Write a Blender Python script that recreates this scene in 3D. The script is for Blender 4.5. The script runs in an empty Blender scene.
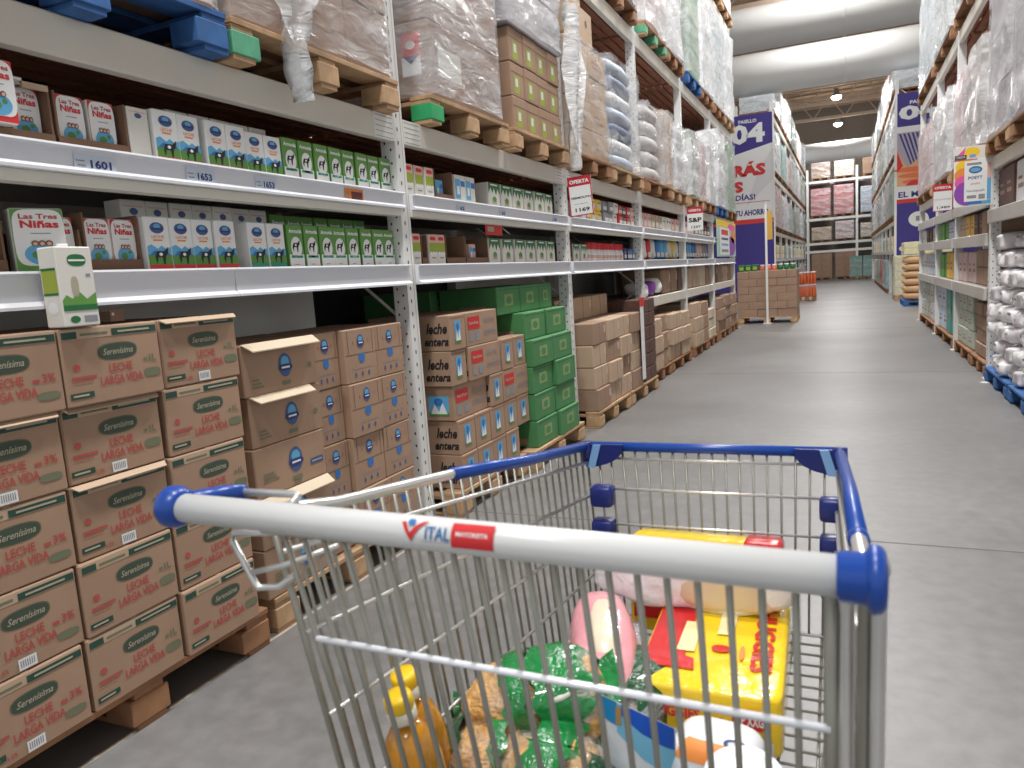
import bpy, bmesh, math, random
from mathutils import Vector, Matrix, noise
random.seed(7)
scene = bpy.context.scene
COL = scene.collection
R = math.radians

# ------------------------------------------------------------------ materials
def lin(c):
    return tuple(((x/255.0)/12.92 if x/255.0 <= 0.04045 else ((x/255.0+0.055)/1.055)**2.4) for x in c) + (1.0,)
MATS = {}
def mat(key, rgb=(200,200,200), rough=0.55, metal=0.0, var=0.0, vscale=8.0, bump=0.0, bscale=40.0, coat=0.0, spec=None, alpha=None, emit=0.0, trans=0.0, ior=1.45):
    if key in MATS: return MATS[key]
    m = bpy.data.materials.new(key); m.use_nodes = True
    nt = m.node_tree; b = nt.nodes['Principled BSDF']
    c = lin(rgb)
    b.inputs['Base Color'].default_value = c
    b.inputs['Roughness'].default_value = rough
    b.inputs['Metallic'].default_value = metal
    if coat: b.inputs['Coat Weight'].default_value = coat
    if spec is not None: b.inputs['Specular IOR Level'].default_value = spec
    if trans:
        b.inputs['Transmission Weight'].default_value = trans; b.inputs['IOR'].default_value = ior
    if emit:
        b.inputs['Emission Color'].default_value = c; b.inputs['Emission Strength'].default_value = emit
    if var or bump:
        tc = nt.nodes.new('ShaderNodeTexCoord')
        n = nt.nodes.new('ShaderNodeTexNoise'); n.inputs['Scale'].default_value = vscale; n.inputs['Detail'].default_value = 5
        nt.links.new(tc.outputs['Object'], n.inputs['Vector'])
        if var:
            r = nt.nodes.new('ShaderNodeValToRGB')
            r.color_ramp.elements[0].position = 0.3; r.color_ramp.elements[1].position = 0.7
            r.color_ramp.elements[0].color = tuple(max(0, x*(1-var)) for x in c[:3]) + (1,)
            r.color_ramp.elements[1].color = tuple(min(1, x*(1+var)) for x in c[:3]) + (1,)
            nt.links.new(n.outputs['Fac'], r.inputs['Fac']); nt.links.new(r.outputs['Color'], b.inputs['Base Color'])
        if bump:
            n2 = nt.nodes.new('ShaderNodeTexNoise'); n2.inputs['Scale'].default_value = bscale; n2.inputs['Detail'].default_value = 4
            nt.links.new(tc.outputs['Object'], n2.inputs['Vector'])
            bp = nt.nodes.new('ShaderNodeBump'); bp.inputs['Strength'].default_value = bump; bp.inputs['Distance'].default_value = 0.02
            nt.links.new(n2.outputs['Fac'], bp.inputs['Height']); nt.links.new(bp.outputs['Normal'], b.inputs['Normal'])
    MATS[key] = m
    return m
def film_mat(key, rgb, clear=0.6, scale=6.0, rough=0.18, bump=0.8):
    """thin stretch film: partly see-through, whitish where it bunches, glossy and wrinkled"""
    if key in MATS: return MATS[key]
    m = bpy.data.materials.new(key); m.use_nodes = True
    nt = m.node_tree; b = nt.nodes['Principled BSDF']; out = nt.nodes['Material Output']
    b.inputs['Base Color'].default_value = lin(rgb); b.inputs['Roughness'].default_value = rough
    b.inputs['Specular IOR Level'].default_value = 0.8
    t = nt.nodes.new('ShaderNodeBsdfTransparent'); mx = nt.nodes.new('ShaderNodeMixShader')
    tc = nt.nodes.new('ShaderNodeTexCoord'); mp = nt.nodes.new('ShaderNodeMapping')
    mp.inputs['Scale'].default_value = (0.6, 0.6, 1.5); mp.inputs['Rotation'].default_value = (0.45, 0.15, 0.3)
    n = nt.nodes.new('ShaderNodeTexNoise'); n.inputs['Scale'].default_value = scale; n.inputs['Detail'].default_value = 6; n.inputs['Distortion'].default_value = 1.2
    r = nt.nodes.new('ShaderNodeMapRange'); r.inputs['From Min'].default_value = 0.35; r.inputs['From Max'].default_value = 0.68
    r.inputs['To Min'].default_value = min(1, clear+0.2); r.inputs['To Max'].default_value = max(0, clear-0.35)
    nt.links.new(tc.outputs['Object'], mp.inputs['Vector']); nt.links.new(mp.outputs['Vector'], n.inputs['Vector'])
    nt.links.new(n.outputs['Fac'], r.inputs['Value'])
    nt.links.new(r.outputs['Result'], mx.inputs['Fac'])
    n2 = nt.nodes.new('ShaderNodeTexNoise'); n2.inputs['Scale'].default_value = scale*2.5; n2.inputs['Detail'].default_value = 4; n2.inputs['Distortion'].default_value = 2.0
    nt.links.new(mp.outputs['Vector'], n2.inputs['Vector'])
    bp = nt.nodes.new('ShaderNodeBump'); bp.inputs['Strength'].default_value = bump; bp.inputs['Distance'].default_value = 0.05
    nt.links.new(n2.outputs['Fac'], bp.inputs['Height']); nt.links.new(bp.outputs['Normal'], b.inputs['Normal'])
    nt.links.new(b.outputs['BSDF'], mx.inputs[1]); nt.links.new(t.outputs['BSDF'], mx.inputs[2])
    nt.links.new(mx.outputs['Shader'], out.inputs['Surface'])
    MATS[key] = m
    return m

CARD   = mat('cardboard', (164,134,111), 0.75, var=0.09, vscale=5)
CARD2  = mat('cardboard_pale', (188,163,138), 0.75, var=0.07, vscale=4)
CARD3  = mat('cardboard_dull', (156,128,108), 0.78, var=0.08, vscale=5)
CARDIN = mat('cardboard_inside', (206,190,166), 0.8, var=0.05)
CARDDK = mat('cardboard_tray', (124,94,74), 0.8, var=0.1)
GRN    = mat('print_dark_green', (40,74,60), 0.6)
GRNL   = mat('print_faint_green', (112,118,92), 0.7)
OVAL   = mat('print_oval_green', (64,78,64), 0.55)
OVALR  = mat('print_oval_rim', (104,104,84), 0.6)
REDP   = mat('print_red', (182,78,70), 0.65)
PALE   = mat('print_pale', (176,168,146), 0.6)
WHITE  = mat('white_print', (232,233,232), 0.5)
OFFW   = mat('off_white_print', (222,220,212), 0.5)
BLACK  = mat('black_print', (34,32,34), 0.6)
NAVY   = mat('navy_print', (44,58,120), 0.5)
BLUEP  = mat('blue_print', (52,116,186), 0.5)
SKYP   = mat('sky_print', (96,170,214), 0.5)
TEAL   = mat('teal_print', (34,150,130), 0.5)
GRASS  = mat('grass_print', (86,140,58), 0.5)
GRNC   = mat('carton_green', (98,152,70), 0.45, var=0.06)
GRND   = mat('carton_deep_green', (30,110,56), 0.45)
LIME   = mat('lime_print', (156,170,62), 0.5)
PINK   = mat('pink_print', (226,178,166), 0.5)
RED    = mat('bright_red', (206,44,48), 0.45)
ORANGE = mat('orange_print', (232,140,64), 0.5)
YELLOW = mat('yellow_print', (240,200,40), 0.45)
PURPLE = mat('purple_print', (140,70,170), 0.5)
BROWND = mat('dark_brown_pack', (92,62,54), 0.6, var=0.3, vscale=30)
GREYP  = mat('grey_print', (140,142,148), 0.6)
BLUEPK = mat('printed_blue_ink', (72,92,140), 0.6)
GCASE  = mat('green_case', (72,132,80), 0.6, var=0.1, vscale=6)
GCASEL = mat('green_case_label', (140,160,104), 0.65)
STEEL  = mat('rack_cream_steel', (214,208,196), 0.42, var=0.04, vscale=3)
STEELW = mat('rack_white_steel', (226,226,224), 0.4, var=0.03, vscale=3)
HOLE   = mat('slot_dark', (58,54,52), 0.8)
LIP    = mat('shelf_edge_white', (222,224,230), 0.35, var=0.02, vscale=2)
EDGEG  = mat('shelf_edge_grey', (188,184,178), 0.45, var=0.05, vscale=3)
LIPE   = mat('shelf_edge_cream', (228,224,212), 0.4)
DECK   = mat('shelf_deck_steel', (150,146,140), 0.5, var=0.06)
BOARD  = mat('brown_board', (150,92,64), 0.75, var=0.2, vscale=9)
BACKP  = mat('back_sheet_grey', (232,232,226), 0.6, var=0.08, vscale=2)
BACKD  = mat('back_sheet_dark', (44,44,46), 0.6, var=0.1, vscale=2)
WOOD   = mat('pallet_wood', (184,150,114), 0.78, var=0.26, vscale=12)
WOODD  = mat('pallet_wood_old', (150,108,76), 0.8, var=0.22, vscale=10)
PBLUE  = mat('pallet_blue_paint', (52,98,156), 0.78, var=0.3, vscale=12)
PGREEN = mat('pallet_green_paint', (92,168,132), 0.7, var=0.18, vscale=12)
CHROME = mat('chrome_wire', (222,222,220), 0.3, metal=0.65)
WIRE   = mat('zinc_wire', (160,159,150), 0.36, metal=0.75)
HANDLE = mat('handle_white_plastic', (216,218,218), 0.3, var=0.015, vscale=4)
PLBLUE = mat('cart_blue_plastic', (26,70,156), 0.3)
PLNAVY = mat('cart_navy_plastic', (22,38,112), 0.35)
PLLBL  = mat('clip_light_blue', (130,176,226), 0.35)
RUBBER = mat('wheel_rubber', (70,70,74), 0.6)
BANBLU = mat('banner_indigo', (58,48,134), 0.5)
BANWHT = mat('banner_white', (236,236,236), 0.5)
BANRED = mat('banner_red', (216,52,50), 0.5)
DUCTM  = mat('duct_white_fabric', (226,227,226), 0.6, var=0.02, vscale=1)
ROOFM  = mat('roof_sheet_brown', (186,158,132), 0.7, var=0.12, vscale=0.6)
TRUSSM = mat('truss_brown_steel', (196,176,156), 0.55)
FILM   = film_mat('stretch_film', (226,228,232), 0.68, 3.0, 0.16, 0.35)
FILMC  = film_mat('stretch_film_clear', (232,234,236), 0.82, 3.0, 0.15, 0.35)
FILMG  = film_mat('stretch_film_grey', (196,192,196), 0.4, 3.0, 0.18, 0.35)
FILMW  = film_mat('stretch_film_milky', (238,240,242), 0.42, 4.0, 0.16, 0.45)

# ------------------------------------------------------------------ mesh builder
TEXTS = {}
def text_geo(s, bold=0.0, shear=0.0):
    k = (s, bold, shear)
    if k in TEXTS: return TEXTS[k]
    cu = bpy.data.curves.new('t', 'FONT'); cu.body = s; cu.size = 1.0; cu.offset = bold; cu.shear = shear; cu.resolution_u = 2
    ob = bpy.data.objects.new('t', cu); COL.objects.link(ob)
    dg = bpy.context.evaluated_depsgraph_get(); me = bpy.data.meshes.new_from_object(ob.evaluated_get(dg))
    vs = [(v.co.x, v.co.y) for v in me.vertices]; fs = [tuple(p.vertices) for p in me.polygons]
    bpy.data.objects.remove(ob); bpy.data.meshes.remove(me); bpy.data.curves.remove(cu)
    if vs:
        x0 = min(v[0] for v in vs); x1 = max(v[0] for v in vs); y0 = min(v[1] for v in vs); y1 = max(v[1] for v in vs)
    else: x0 = x1 = y0 = y1 = 0
    TEXTS[k] = (vs, fs, x0, x1, y0, y1)
    return TEXTS[k]

class Frame:
    """a flat face: origin, right, up, outward"""
    def __init__(s, o, u, v, n=None):
        s.o = Vector(o); s.u = Vector(u).normalized(); s.v = Vector(v).normalized()
        s.n = Vector(n).normalized() if n else s.u.cross(s.v)
    def p(s, a, b, k=1): return s.o + s.u*a + s.v*b + s.n*(0.0007*k)

class MB:
    def __init__(s): s.v = []; s.f = []; s.fm = []; s.ms = []; s.sm = []
    def mi(s, m):
        if m not in s.ms: s.ms.append(m)
        return s.ms.index(m)
    def add(s, vs, fs, m, smooth=False):
        b = len(s.v); s.v += [tuple(v) for v in vs]; i = s.mi(m)
        for f in fs: s.f.append(tuple(b+k for k in f)); s.fm.append(i); s.sm.append(smooth)
        return s
    def box(s, x0, x1, y0, y1, z0, z1, m, c=0.0):
        if c <= 0:
            vs = [(x, y, z) for z in (z0, z1) for y in (y0, y1) for x in (x0, x1)]
            return s.add(vs, [(0,2,3,1),(4,5,7,6),(0,1,5,4),(2,6,7,3),(0,4,6,2),(1,3,7,5)], m)
        vs = []; idx = {}
        for ix in (0,1):
            for iy in (0,1):
                for iz in (0,1):
                    X = (x0,x1)[ix]; Y = (y0,y1)[iy]; Z = (z0,z1)[iz]
                    sx, sy, sz = (c,-c)[ix], (c,-c)[iy], (c,-c)[iz]
                    for ax, co in enumerate(((X, Y+sy, Z+sz), (X+sx, Y, Z+sz), (X+sx, Y+sy, Z))):
                        idx[ix,iy,iz,ax] = len(vs); vs.append(co)
        g = lambda a,b,d,ax: idx[a,b,d,ax]
        fs = [(g(0,0,0,0),g(0,0,1,0),g(0,1,1,0),g(0,1,0,0)), (g(1,0,0,0),g(1,1,0,0),g(1,1,1,0),g(1,0,1,0)),
              (g(0,0,0,1),g(1,0,0,1),g(1,0,1,1),g(0,0,1,1)), (g(0,1,0,1),g(0,1,1,1),g(1,1,1,1),g(1,1,0,1)),
              (g(0,0,0,2),g(0,1,0,2),g(1,1,0,2),g(1,0,0,2)), (g(0,0,1,2),g(1,0,1,2),g(1,1,1,2),g(0,1,1,2))]
        for a in (0,1):
            for b in (0,1):
                fs += [(g(a,b,0,0),g(a,b,1,0),g(a,b,1,1),g(a,b,0,1)), (g(a,0,b,0),g(a,1,b,0),g(a,1,b,2),g(a,0,b,2)), (g(0,a,b,1),g(1,a,b,1),g(1,a,b,2),g(0,a,b,2))]
                for d in (0,1): fs.append((g(a,b,d,0),g(a,b,d,1),g(a,b,d,2)))
        return s.add(vs, fs, m)
    def quad(s, a, b, c, d, m): return s.add([a,b,c,d], [(0,1,2,3)], m)
    def poly(s, fr, pts, m, k=1): return s.add([fr.p(a,b,k) for a,b in pts], [tuple(range(len(pts)))], m)
    def rect(s, fr, a0, b0, a1, b1, m, k=1): return s.poly(fr, [(a0,b0),(a1,b0),(a1,b1),(a0,b1)], m, k)
    def ell(s, fr, ca, cb, ra, rb, m, k=1, n=18, pw=1.0, rot=0.0):
        pts = []
        for i in range(n):
            t = 2*math.pi*i/n; x, y = math.cos(t), math.sin(t)
            x = math.copysign(abs(x)**pw, x)*ra; y = math.copysign(abs(y)**pw, y)*rb
            pts.append((ca+x*math.cos(rot)-y*math.sin(rot), cb+x*math.sin(rot)+y*math.cos(rot)))
        return s.poly(fr, pts, m, k)
    def text(s, fr, txt, ca, cb, h, m, k=2, w=None, bold=0.0, shear=0.0, al='C'):
        vs, fs, x0, x1, y0, y1 = text_geo(txt, bold, shear)
        if not vs: return s
        sy = h/(y1-y0); sx = sy if w is None else w/(x1-x0)
        ox = {'C': (x0+x1)/2, 'L': x0, 'R': x1}[al]
        return s.add([fr.p(ca+(x-ox)*sx, cb+(y-(y0+y1)/2)*sy, k) for x, y in vs], fs, m)
    def tube(s, pts, r, m, seg=7, closed=False, caps=True):
        pts = [Vector(p) for p in pts]; n = len(pts); rings = []; up = None
        rad = r if hasattr(r, '__len__') else [r]*n
        for i in range(n):
            a = pts[(i-1) % n] if (closed or i > 0) else pts[0]; b = pts[(i+1) % n] if (closed or i < n-1) else pts[-1]
            d = (b-a).normalized()
            if up is None:
                up = Vector((0,0,1)) if abs(d.z) < 0.9 else Vector((1,0,0))
            side = d.cross(up)
            if side.length < 1e-5: side = d.cross(Vector((0,1,0)))
            side.normalize(); up = side.cross(d).normalized()
            rings.append([pts[i] + (side*math.cos(2*math.pi*j/seg) + up*math.sin(2*math.pi*j/seg))*rad[i] for j in range(seg)])
        vs = [v for rg in rings for v in rg]; fs = []
        for i in range(n if closed else n-1):
            k = (i+1) % n
            for j in range(seg): fs.append((i*seg+j, i*seg+(j+1)%seg, k*seg+(j+1)%seg, k*seg+j))
        if caps and not closed: fs += [tuple(range(seg))[::-1], tuple((n-1)*seg+j for j in range(seg))]
        return s.add(vs, fs, m, True)
    def lathe(s, prof, m, seg=18, M=None, smooth=True):
        vs = []; fs = []; n = len(prof)
        for r, z in prof:
            for j in range(seg):
                t = 2*math.pi*j/seg; vs.append(Vector((r*math.cos(t), r*math.sin(t), z)))
        for i in range(n-1):
            for j in range(seg): fs.append((i*seg+j, i*seg+(j+1)%seg, (i+1)*seg+(j+1)%seg, (i+1)*seg+j))
        fs += [tuple(range(seg))[::-1], tuple((n-1)*seg+j for j in range(seg))]
        if M is not None: vs = [M @ v for v in vs]
        return s.add(vs, fs, m, smooth)
    def soft(s, cx, cy, cz, rx, ry, rz, m, e=0.35, nz=10, na=22, amp=0.0, sc=6.0, seed=0.0, M=None):
        """rounded superellipsoid with wrinkles"""
        vs = []; fs = []
        pw = lambda x, k: math.copysign(abs(x)**k, x)
        for i in range(nz+1):
            ph = -math.pi/2 + math.pi*i/nz
            for j in range(na):
                t = 2*math.pi*j/na
                q = Vector((pw(math.cos(ph),e)*pw(math.cos(t),e)*rx, pw(math.cos(ph),e)*pw(math.sin(t),e)*ry, pw(math.sin(ph),e)*rz))
                if amp:
                    d = noise.noise(Vector((q.x*sc+seed, q.y*sc+seed*1.7, q.z*sc-seed)))*amp
                    q += q.normalized()*d if q.length > 1e-6 else q
                vs.append(q)
        for i in range(nz):
            for j in range(na): fs.append((i*na+j, i*na+(j+1)%na, (i+1)*na+(j+1)%na, (i+1)*na+j))
        if M is not None: vs = [M @ v for v in vs]
        vs = [v+Vector((cx,cy,cz)) for v in vs]
        return s.add(vs, fs, m, True)
    def xf(s, M):
        s.v = [tuple(M @ Vector(v)) for v in s.v]; return s
    def mesh(s, name):
        me = bpy.data.meshes.new(name); me.from_pydata(s.v, [], s.f)
        for m in s.ms: me.materials.append(m)
        me.polygons.foreach_set('material_index', s.fm); me.polygons.foreach_set('use_smooth', s.sm); me.update()
        return me

# ------------------------------------------------------------------ objects
def link(name, data, loc=(0,0,0), rz=0.0, parent=None, rot=None):
    o = bpy.data.objects.new(name, data); COL.objects.link(o)
    o.location = loc; o.rotation_euler = rot if rot else (0,0,rz)
    if parent: o.parent = parent
    return o
LABELS = {}
def tag(o, label, cat, group=None):
    o['label'] = label; o['category'] = cat
    if group: o['group'] = group
    LABELS.setdefault(label, []).append((o.name, group))
    n = len(label.split())
    if n < 4 or n > 16: print('LABELLEN', n, label)
    return o
def thing(name, data, loc, label, cat, group=None, rz=0.0, rot=None):
    return tag(link(name, data, loc, rz, None, rot), label, cat, group)
def struct(name, data):
    o = link(name, data); o['kind'] = 'structure'; return o
def copy_thing(o, loc, rz, label, group=None):
    c = o.copy(); COL.objects.link(c); c.location = loc; c.rotation_euler = (0,0,rz)
    for ch in list(o.children):
        d = ch.copy(); COL.objects.link(d); d.parent = c
        for g in list(ch.children):
            e = g.copy(); COL.objects.link(e); e.parent = d
    c['label'] = label
    if group: c['group'] = group
    LABELS.setdefault(label, []).append((c.name, group)); n = len(label.split())
    if n < 4 or n > 16: print('LABELLEN', n, label)
    return c
ORD = ['first','second','third','fourth','fifth','sixth','seventh','eighth','ninth','tenth','eleventh','twelfth','thirteenth','fourteenth','fifteenth','sixteenth','seventeenth','eighteenth','nineteenth','twentieth']
def level(i, n):   # name of a layer counted from below
    if i == n-1: return 'topmost'
    if i == 0: return 'lowest'
    return ORD[i] + ' from the bottom'
FX = Frame((0,0,0), (0,1,0), (0,0,1), (1,0,0))     # face that looks at the aisle (+X local)
# ------------------------------------------------------------------ shell
def build_shell():
    # polished concrete floor with joints and worn patches
    m = bpy.data.materials.new('polished_concrete'); m.use_nodes = True; nt = m.node_tree; b = nt.nodes['Principled BSDF']
    tc = nt.nodes.new('ShaderNodeTexCoord')
    n1 = nt.nodes.new('ShaderNodeTexNoise'); n1.inputs['Scale'].default_value = 0.7; n1.inputs['Detail'].default_value = 8
    n2 = nt.nodes.new('ShaderNodeTexNoise'); n2.inputs['Scale'].default_value = 14; n2.inputs['Detail'].default_value = 8
    nt.links.new(tc.outputs['Object'], n1.inputs['Vector']); nt.links.new(tc.outputs['Object'], n2.inputs['Vector'])
    r1 = nt.nodes.new('ShaderNodeValToRGB'); r1.color_ramp.elements[0].position = 0.3; r1.color_ramp.elements[1].position = 0.7
    r1.color_ramp.elements[0].color = lin((112,111,110)); r1.color_ramp.elements[1].color = lin((134,133,133))
    r2 = nt.nodes.new('ShaderNodeValToRGB'); r2.color_ramp.elements[0].position = 0.35; r2.color_ramp.elements[1].position = 0.7
    r2.color_ramp.elements[0].color = (0.82,0.82,0.82,1); r2.color_ramp.elements[1].color = (1.05,1.05,1.05,1)
    mx = nt.nodes.new('ShaderNodeMix'); mx.data_type = 'RGBA'; mx.blend_type = 'MULTIPLY'; mx.inputs['Factor'].default_value = 1.0
    nt.links.new(n1.outputs['Fac'], r1.inputs['Fac']); nt.links.new(n2.outputs['Fac'], r2.inputs['Fac'])
    nt.links.new(r1.outputs['Color'], mx.inputs['A']); nt.links.new(r2.outputs['Color'], mx.inputs['B'])
    nt.links.new(mx.outputs['Result'], b.inputs['Base Color'])
    rr = nt.nodes.new('ShaderNodeMapRange'); rr.inputs['To Min'].default_value = 0.34; rr.inputs['To Max'].default_value = 0.48; b.inputs['Specular IOR Level'].default_value = 0.55
    nt.links.new(n2.outputs['Fac'], rr.inputs['Value']); nt.links.new(rr.outputs['Result'], b.inputs['Roughness'])
    MATS['floor'] = m
    # strip under the racks is older, darker concrete
    mb = MB(); mb.box(-1.885, 14, -6, 50, -0.2, 0, m)
    struct('floor', mb.mesh('floor'))
    dk = mat('rack_strip_concrete', (112,109,106), 0.55, var=0.14, vscale=5)
    mb = MB(); mb.box(-14, -1.9, -6, 50, -0.2, 0, dk); struct('floor_under_rack', mb.mesh('floor_under_rack'))
    jm = mat('joint_sealant', (168,158,146), 0.8, var=0.15, vscale=20)
    mb = MB(); mb.box(-1.9, -1.885, -6, 50, -0.2, 0.0005, jm); struct('trim_1', mb.mesh('trim_1'))
    jd = mat('joint_dark', (104,102,100), 0.8)
    for i, y in enumerate((3.42, 8.6, 13.8, 19.0, 24.2, 29.4, 34.6)):
        mb = MB(); mb.box(-1.88, 14, y, y+0.012, -0.01, 0.0006, jd); struct('trim_%d' % (i+2), mb.mesh('trim'))
    # roof sheet with ribs, open web joists
    mb = MB(); mb.box(-14, 14, -6, 50, 9.6, 9.7, ROOFM)
    for y in range(0, 50, 1): mb.box(-14, 14, y, y+0.12, 9.54, 9.6, ROOFM)
    struct('ceiling', mb.mesh('ceiling'))
    wm = mat('far_wall_grey', (128,118,108), 0.8, var=0.06)
    mb = MB(); mb.box(-14, 14, 47.5, 47.8, 0, 9.7, wm); struct('wall_far', mb.mesh('wall_far'))
    for k, y in enumerate((19, 23, 27, 31, 35, 39, 43)):
        mb = MB(); z0, z1 = 8.3, 9.3
        mb.box(-12, 12, y-0.07, y+0.07, z0-0.07, z0+0.07, TRUSSM); mb.box(-12, 12, y-0.07, y+0.07, z1-0.07, z1+0.07, TRUSSM)
        x = -12.0; pts = []; up = 0
        while x <= 12.01:
            pts.append((x, y, z1 if up else z0)); x += 0.75; up = 1-up
        mb.tube(pts, 0.05, TRUSSM, 6)
        thing('roof_truss', mb.mesh('roof_truss'), (0,0,0), 'brown open web roof truss, %s from the near end' % ORD[k], 'roof truss', 'roof trusses')
    # white round air ducts across the aisle
    for k, (y, z, r, l) in enumerate(((16.6, 7.2, 0.56, 'white round air duct nearest the camera, cut by the picture top'),
                                   (20.0, 6.83, 0.5, 'white round air duct across the aisle, upper of the two big ones in view'),
                                   (24.0, 6.68, 0.59, 'white round air duct just above the indigo number banner on the left'),
                                   (43.0, 6.6, 0.48, 'far white air duct in front of the end wall racking'))):
        M = Matrix.Translation((0, y, z)) @ Matrix.Rotation(R(90), 4, 'Y') @ Matrix.Rotation(R(90), 4, 'Z')
        d = thing('air_duct', None, (0, y, z), l, 'air duct', 'air ducts')
        mb = MB(); mb.lathe([(r, -11), (r, 11)], DUCTM, 40, Matrix.Rotation(R(90), 4, 'Y')); link('duct_tube', mb.mesh('duct_tube'), parent=d)
        for x in (-8, -4, 0, 4, 8):
            mb = MB(); mb.lathe([(r+0.002, -0.03), (r+0.012, -0.02), (r+0.012, 0.02), (r+0.002, 0.03)], DUCTM, 40, Matrix.Translation((x,0,0)) @ Matrix.Rotation(R(90), 4, 'Y'))
            link('duct_seam', mb.mesh('duct_seam'), parent=d)
        for x in (-6, 6):
            mb = MB(); mb.tube([(x, 0, r), (x, 0, 9.6-z)], 0.008, TRUSSM, 5); link('hanger_rod', mb.mesh('hanger_rod'), parent=d)
    # high bay lamps: housing, bright lens
    hm = mat('lamp_housing_grey', (150,150,150), 0.4, 0.4); em = mat('lamp_lens', (255,250,240), 0.4, emit=25.0)
    hb = MB(); hb.lathe([(0.05, 0.34), (0.09, 0.3), (0.1, 0.16), (0.22, 0.03), (0.23, 0.0)], hm, 20)
    le = MB(); le.lathe([(0.04, -0.15), (0.12, -0.13), (0.18, -0.08), (0.2, -0.01), (0.2, 0.004)], em, 20)
    cd = MB(); cd.tube([(0,0,0.34), (0,0,0.46)], 0.01, hm, 5)
    hbm, lem, cdm = hb.mesh('housing'), le.mesh('lens'), cd.mesh('rod')
    lamps = [(-0.35, -3.2), (-0.35, 1.0), (-0.35, 5.5), (-0.35, 10), (-0.35, 14.5), (-0.33, 27.2), (-0.33, 36), (-0.33, 43.2), (-0.33, 22.3), (-0.33, 18.3)]  # last two lamps are added, unseen, only to brighten the ducts
    for k, (x, y) in enumerate(lamps):
        z = 7.98 if k < 8 else 9.1
        words_ = {5: 'largest bright one seen between two white ducts', 6: 'middle bright one seen below the ducts', 7: 'lowest bright one seen near the far duct', 8: 'added unseen between the two big ducts to brighten them', 9: 'added unseen behind the nearest duct to brighten the next'}.get(k, 'out of view, %s over the near aisle' % ORD[k])
        t = thing('high_bay_lamp', None, (x, y, z), 'round high bay ceiling lamp, ' + words_, 'ceiling lamp', 'ceiling lamps')
        link('housing', hbm, parent=t); link('lens', lem, parent=t); link('hanger_rod', cdm, parent=t)
        L = bpy.data.lights.new('lamp_light', 'AREA'); L.shape = 'DISK'; L.size = 0.9; L.energy = LAMP_W * (1.0 if k < 8 else 0.6); L.color = (1.0, 0.99, 0.975)
        lo = bpy.data.objects.new('lamp_light', L); COL.objects.link(lo); lo.location = (x, y, z-0.17)
LAMP_W = 260

# ------------------------------------------------------------------ racks
POSTS = {}
def post_mesh(h, near, sx, w=0.08, d=0.08):
    k = (h, near, sx, w)
    if k in POSTS: return POSTS[k]
    mb = MB()
    mb.box(-d if sx > 0 else 0, 0 if sx > 0 else d, -w, 0, 0, h, STEELW)
    mb.box(-d-0.03 if sx > 0 else -0.03, 0.03 if sx > 0 else d+0.03, -w-0.02, 0.02, 0, 0.012, STEEL)
    if near:
        fa = Frame((0, -w, 0), (0, sx, 0), (0,0,1), (sx,0,0)) if sx > 0 else Frame((0, 0, 0), (0,-1,0), (0,0,1), (-1,0,0))
        fs = Frame((-d if sx > 0 else 0, -w, 0), (1,0,0), (0,0,1), (0,-1,0))
        z = 0.1
        while z < min(h, 3.4):
            mb.ell(fa, 0.028, z, 0.005, 0.011, HOLE, 1, 8)
            mb.ell(fs, 0.022, z, 0.005, 0.007, HOLE, 1, 8); mb.ell(fs, 0.054, z+0.03, 0.005, 0.007, HOLE, 1, 8)
            z += 0.062
        mb.rect(fa, 0.058, 0.05, 0.062, h-0.05, PALE, 1)
    POSTS[k] = mb.mesh('upright'); return POSTS[k]
def edge_mesh(L, sx, h, under):
    mb = MB()
    if sx < 0: mb.box(-0.03, -0.001, 0, L, -0.118, 0, EDGEG, 0.005); return mb.mesh('shelf_edge')
    pr = [(0,0),(0.034,0),(0.036,-0.006),(0.022,-0.012),(0.02,-h+0.02),(0.036,-h+0.008),(0.036,-h),(0,-h)]
    n = len(pr); vs = [(x*sx, y, z) for y in (0, L) for x, z in pr]
    fs = [(i, (i+1)%n, n+(i+1)%n, n+i) for i in range(n)] + [tuple(range(n)), tuple(range(n, 2*n))]
    mb.add(vs, fs, LIP)
    if under: mb.box(-0.04 if sx > 0 else -0.012, 0.012 if sx > 0 else 0.04, 0, L, -h-under, -h-0.001, LIPE)
    return mb.mesh('shelf_edge')
def beam_mesh(L, sx, h=0.115, m=STEEL):
    mb = MB(); mb.box(*((-0.05, 0) if sx > 0 else (0, 0.05)), 0, L, -h, 0, m, 0.006)
    fr = Frame((0,0,-h), (0,1,0), (0,0,1), (1,0,0)) if sx > 0 else Frame((0,L,-h), (0,-1,0), (0,0,1), (-1,0,0))
    for a in (0.0, L-0.16):   # end connector plates with ribs
        mb.rect(fr, a, 0.001, a+0.16, h-0.002, STEELW, 1)
        for q in range(5): mb.rect(fr, a+0.01, 0.008+q*0.023, a+0.15, 0.012+q*0.023, PALE, 2)
    return mb.mesh('beam')
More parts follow.
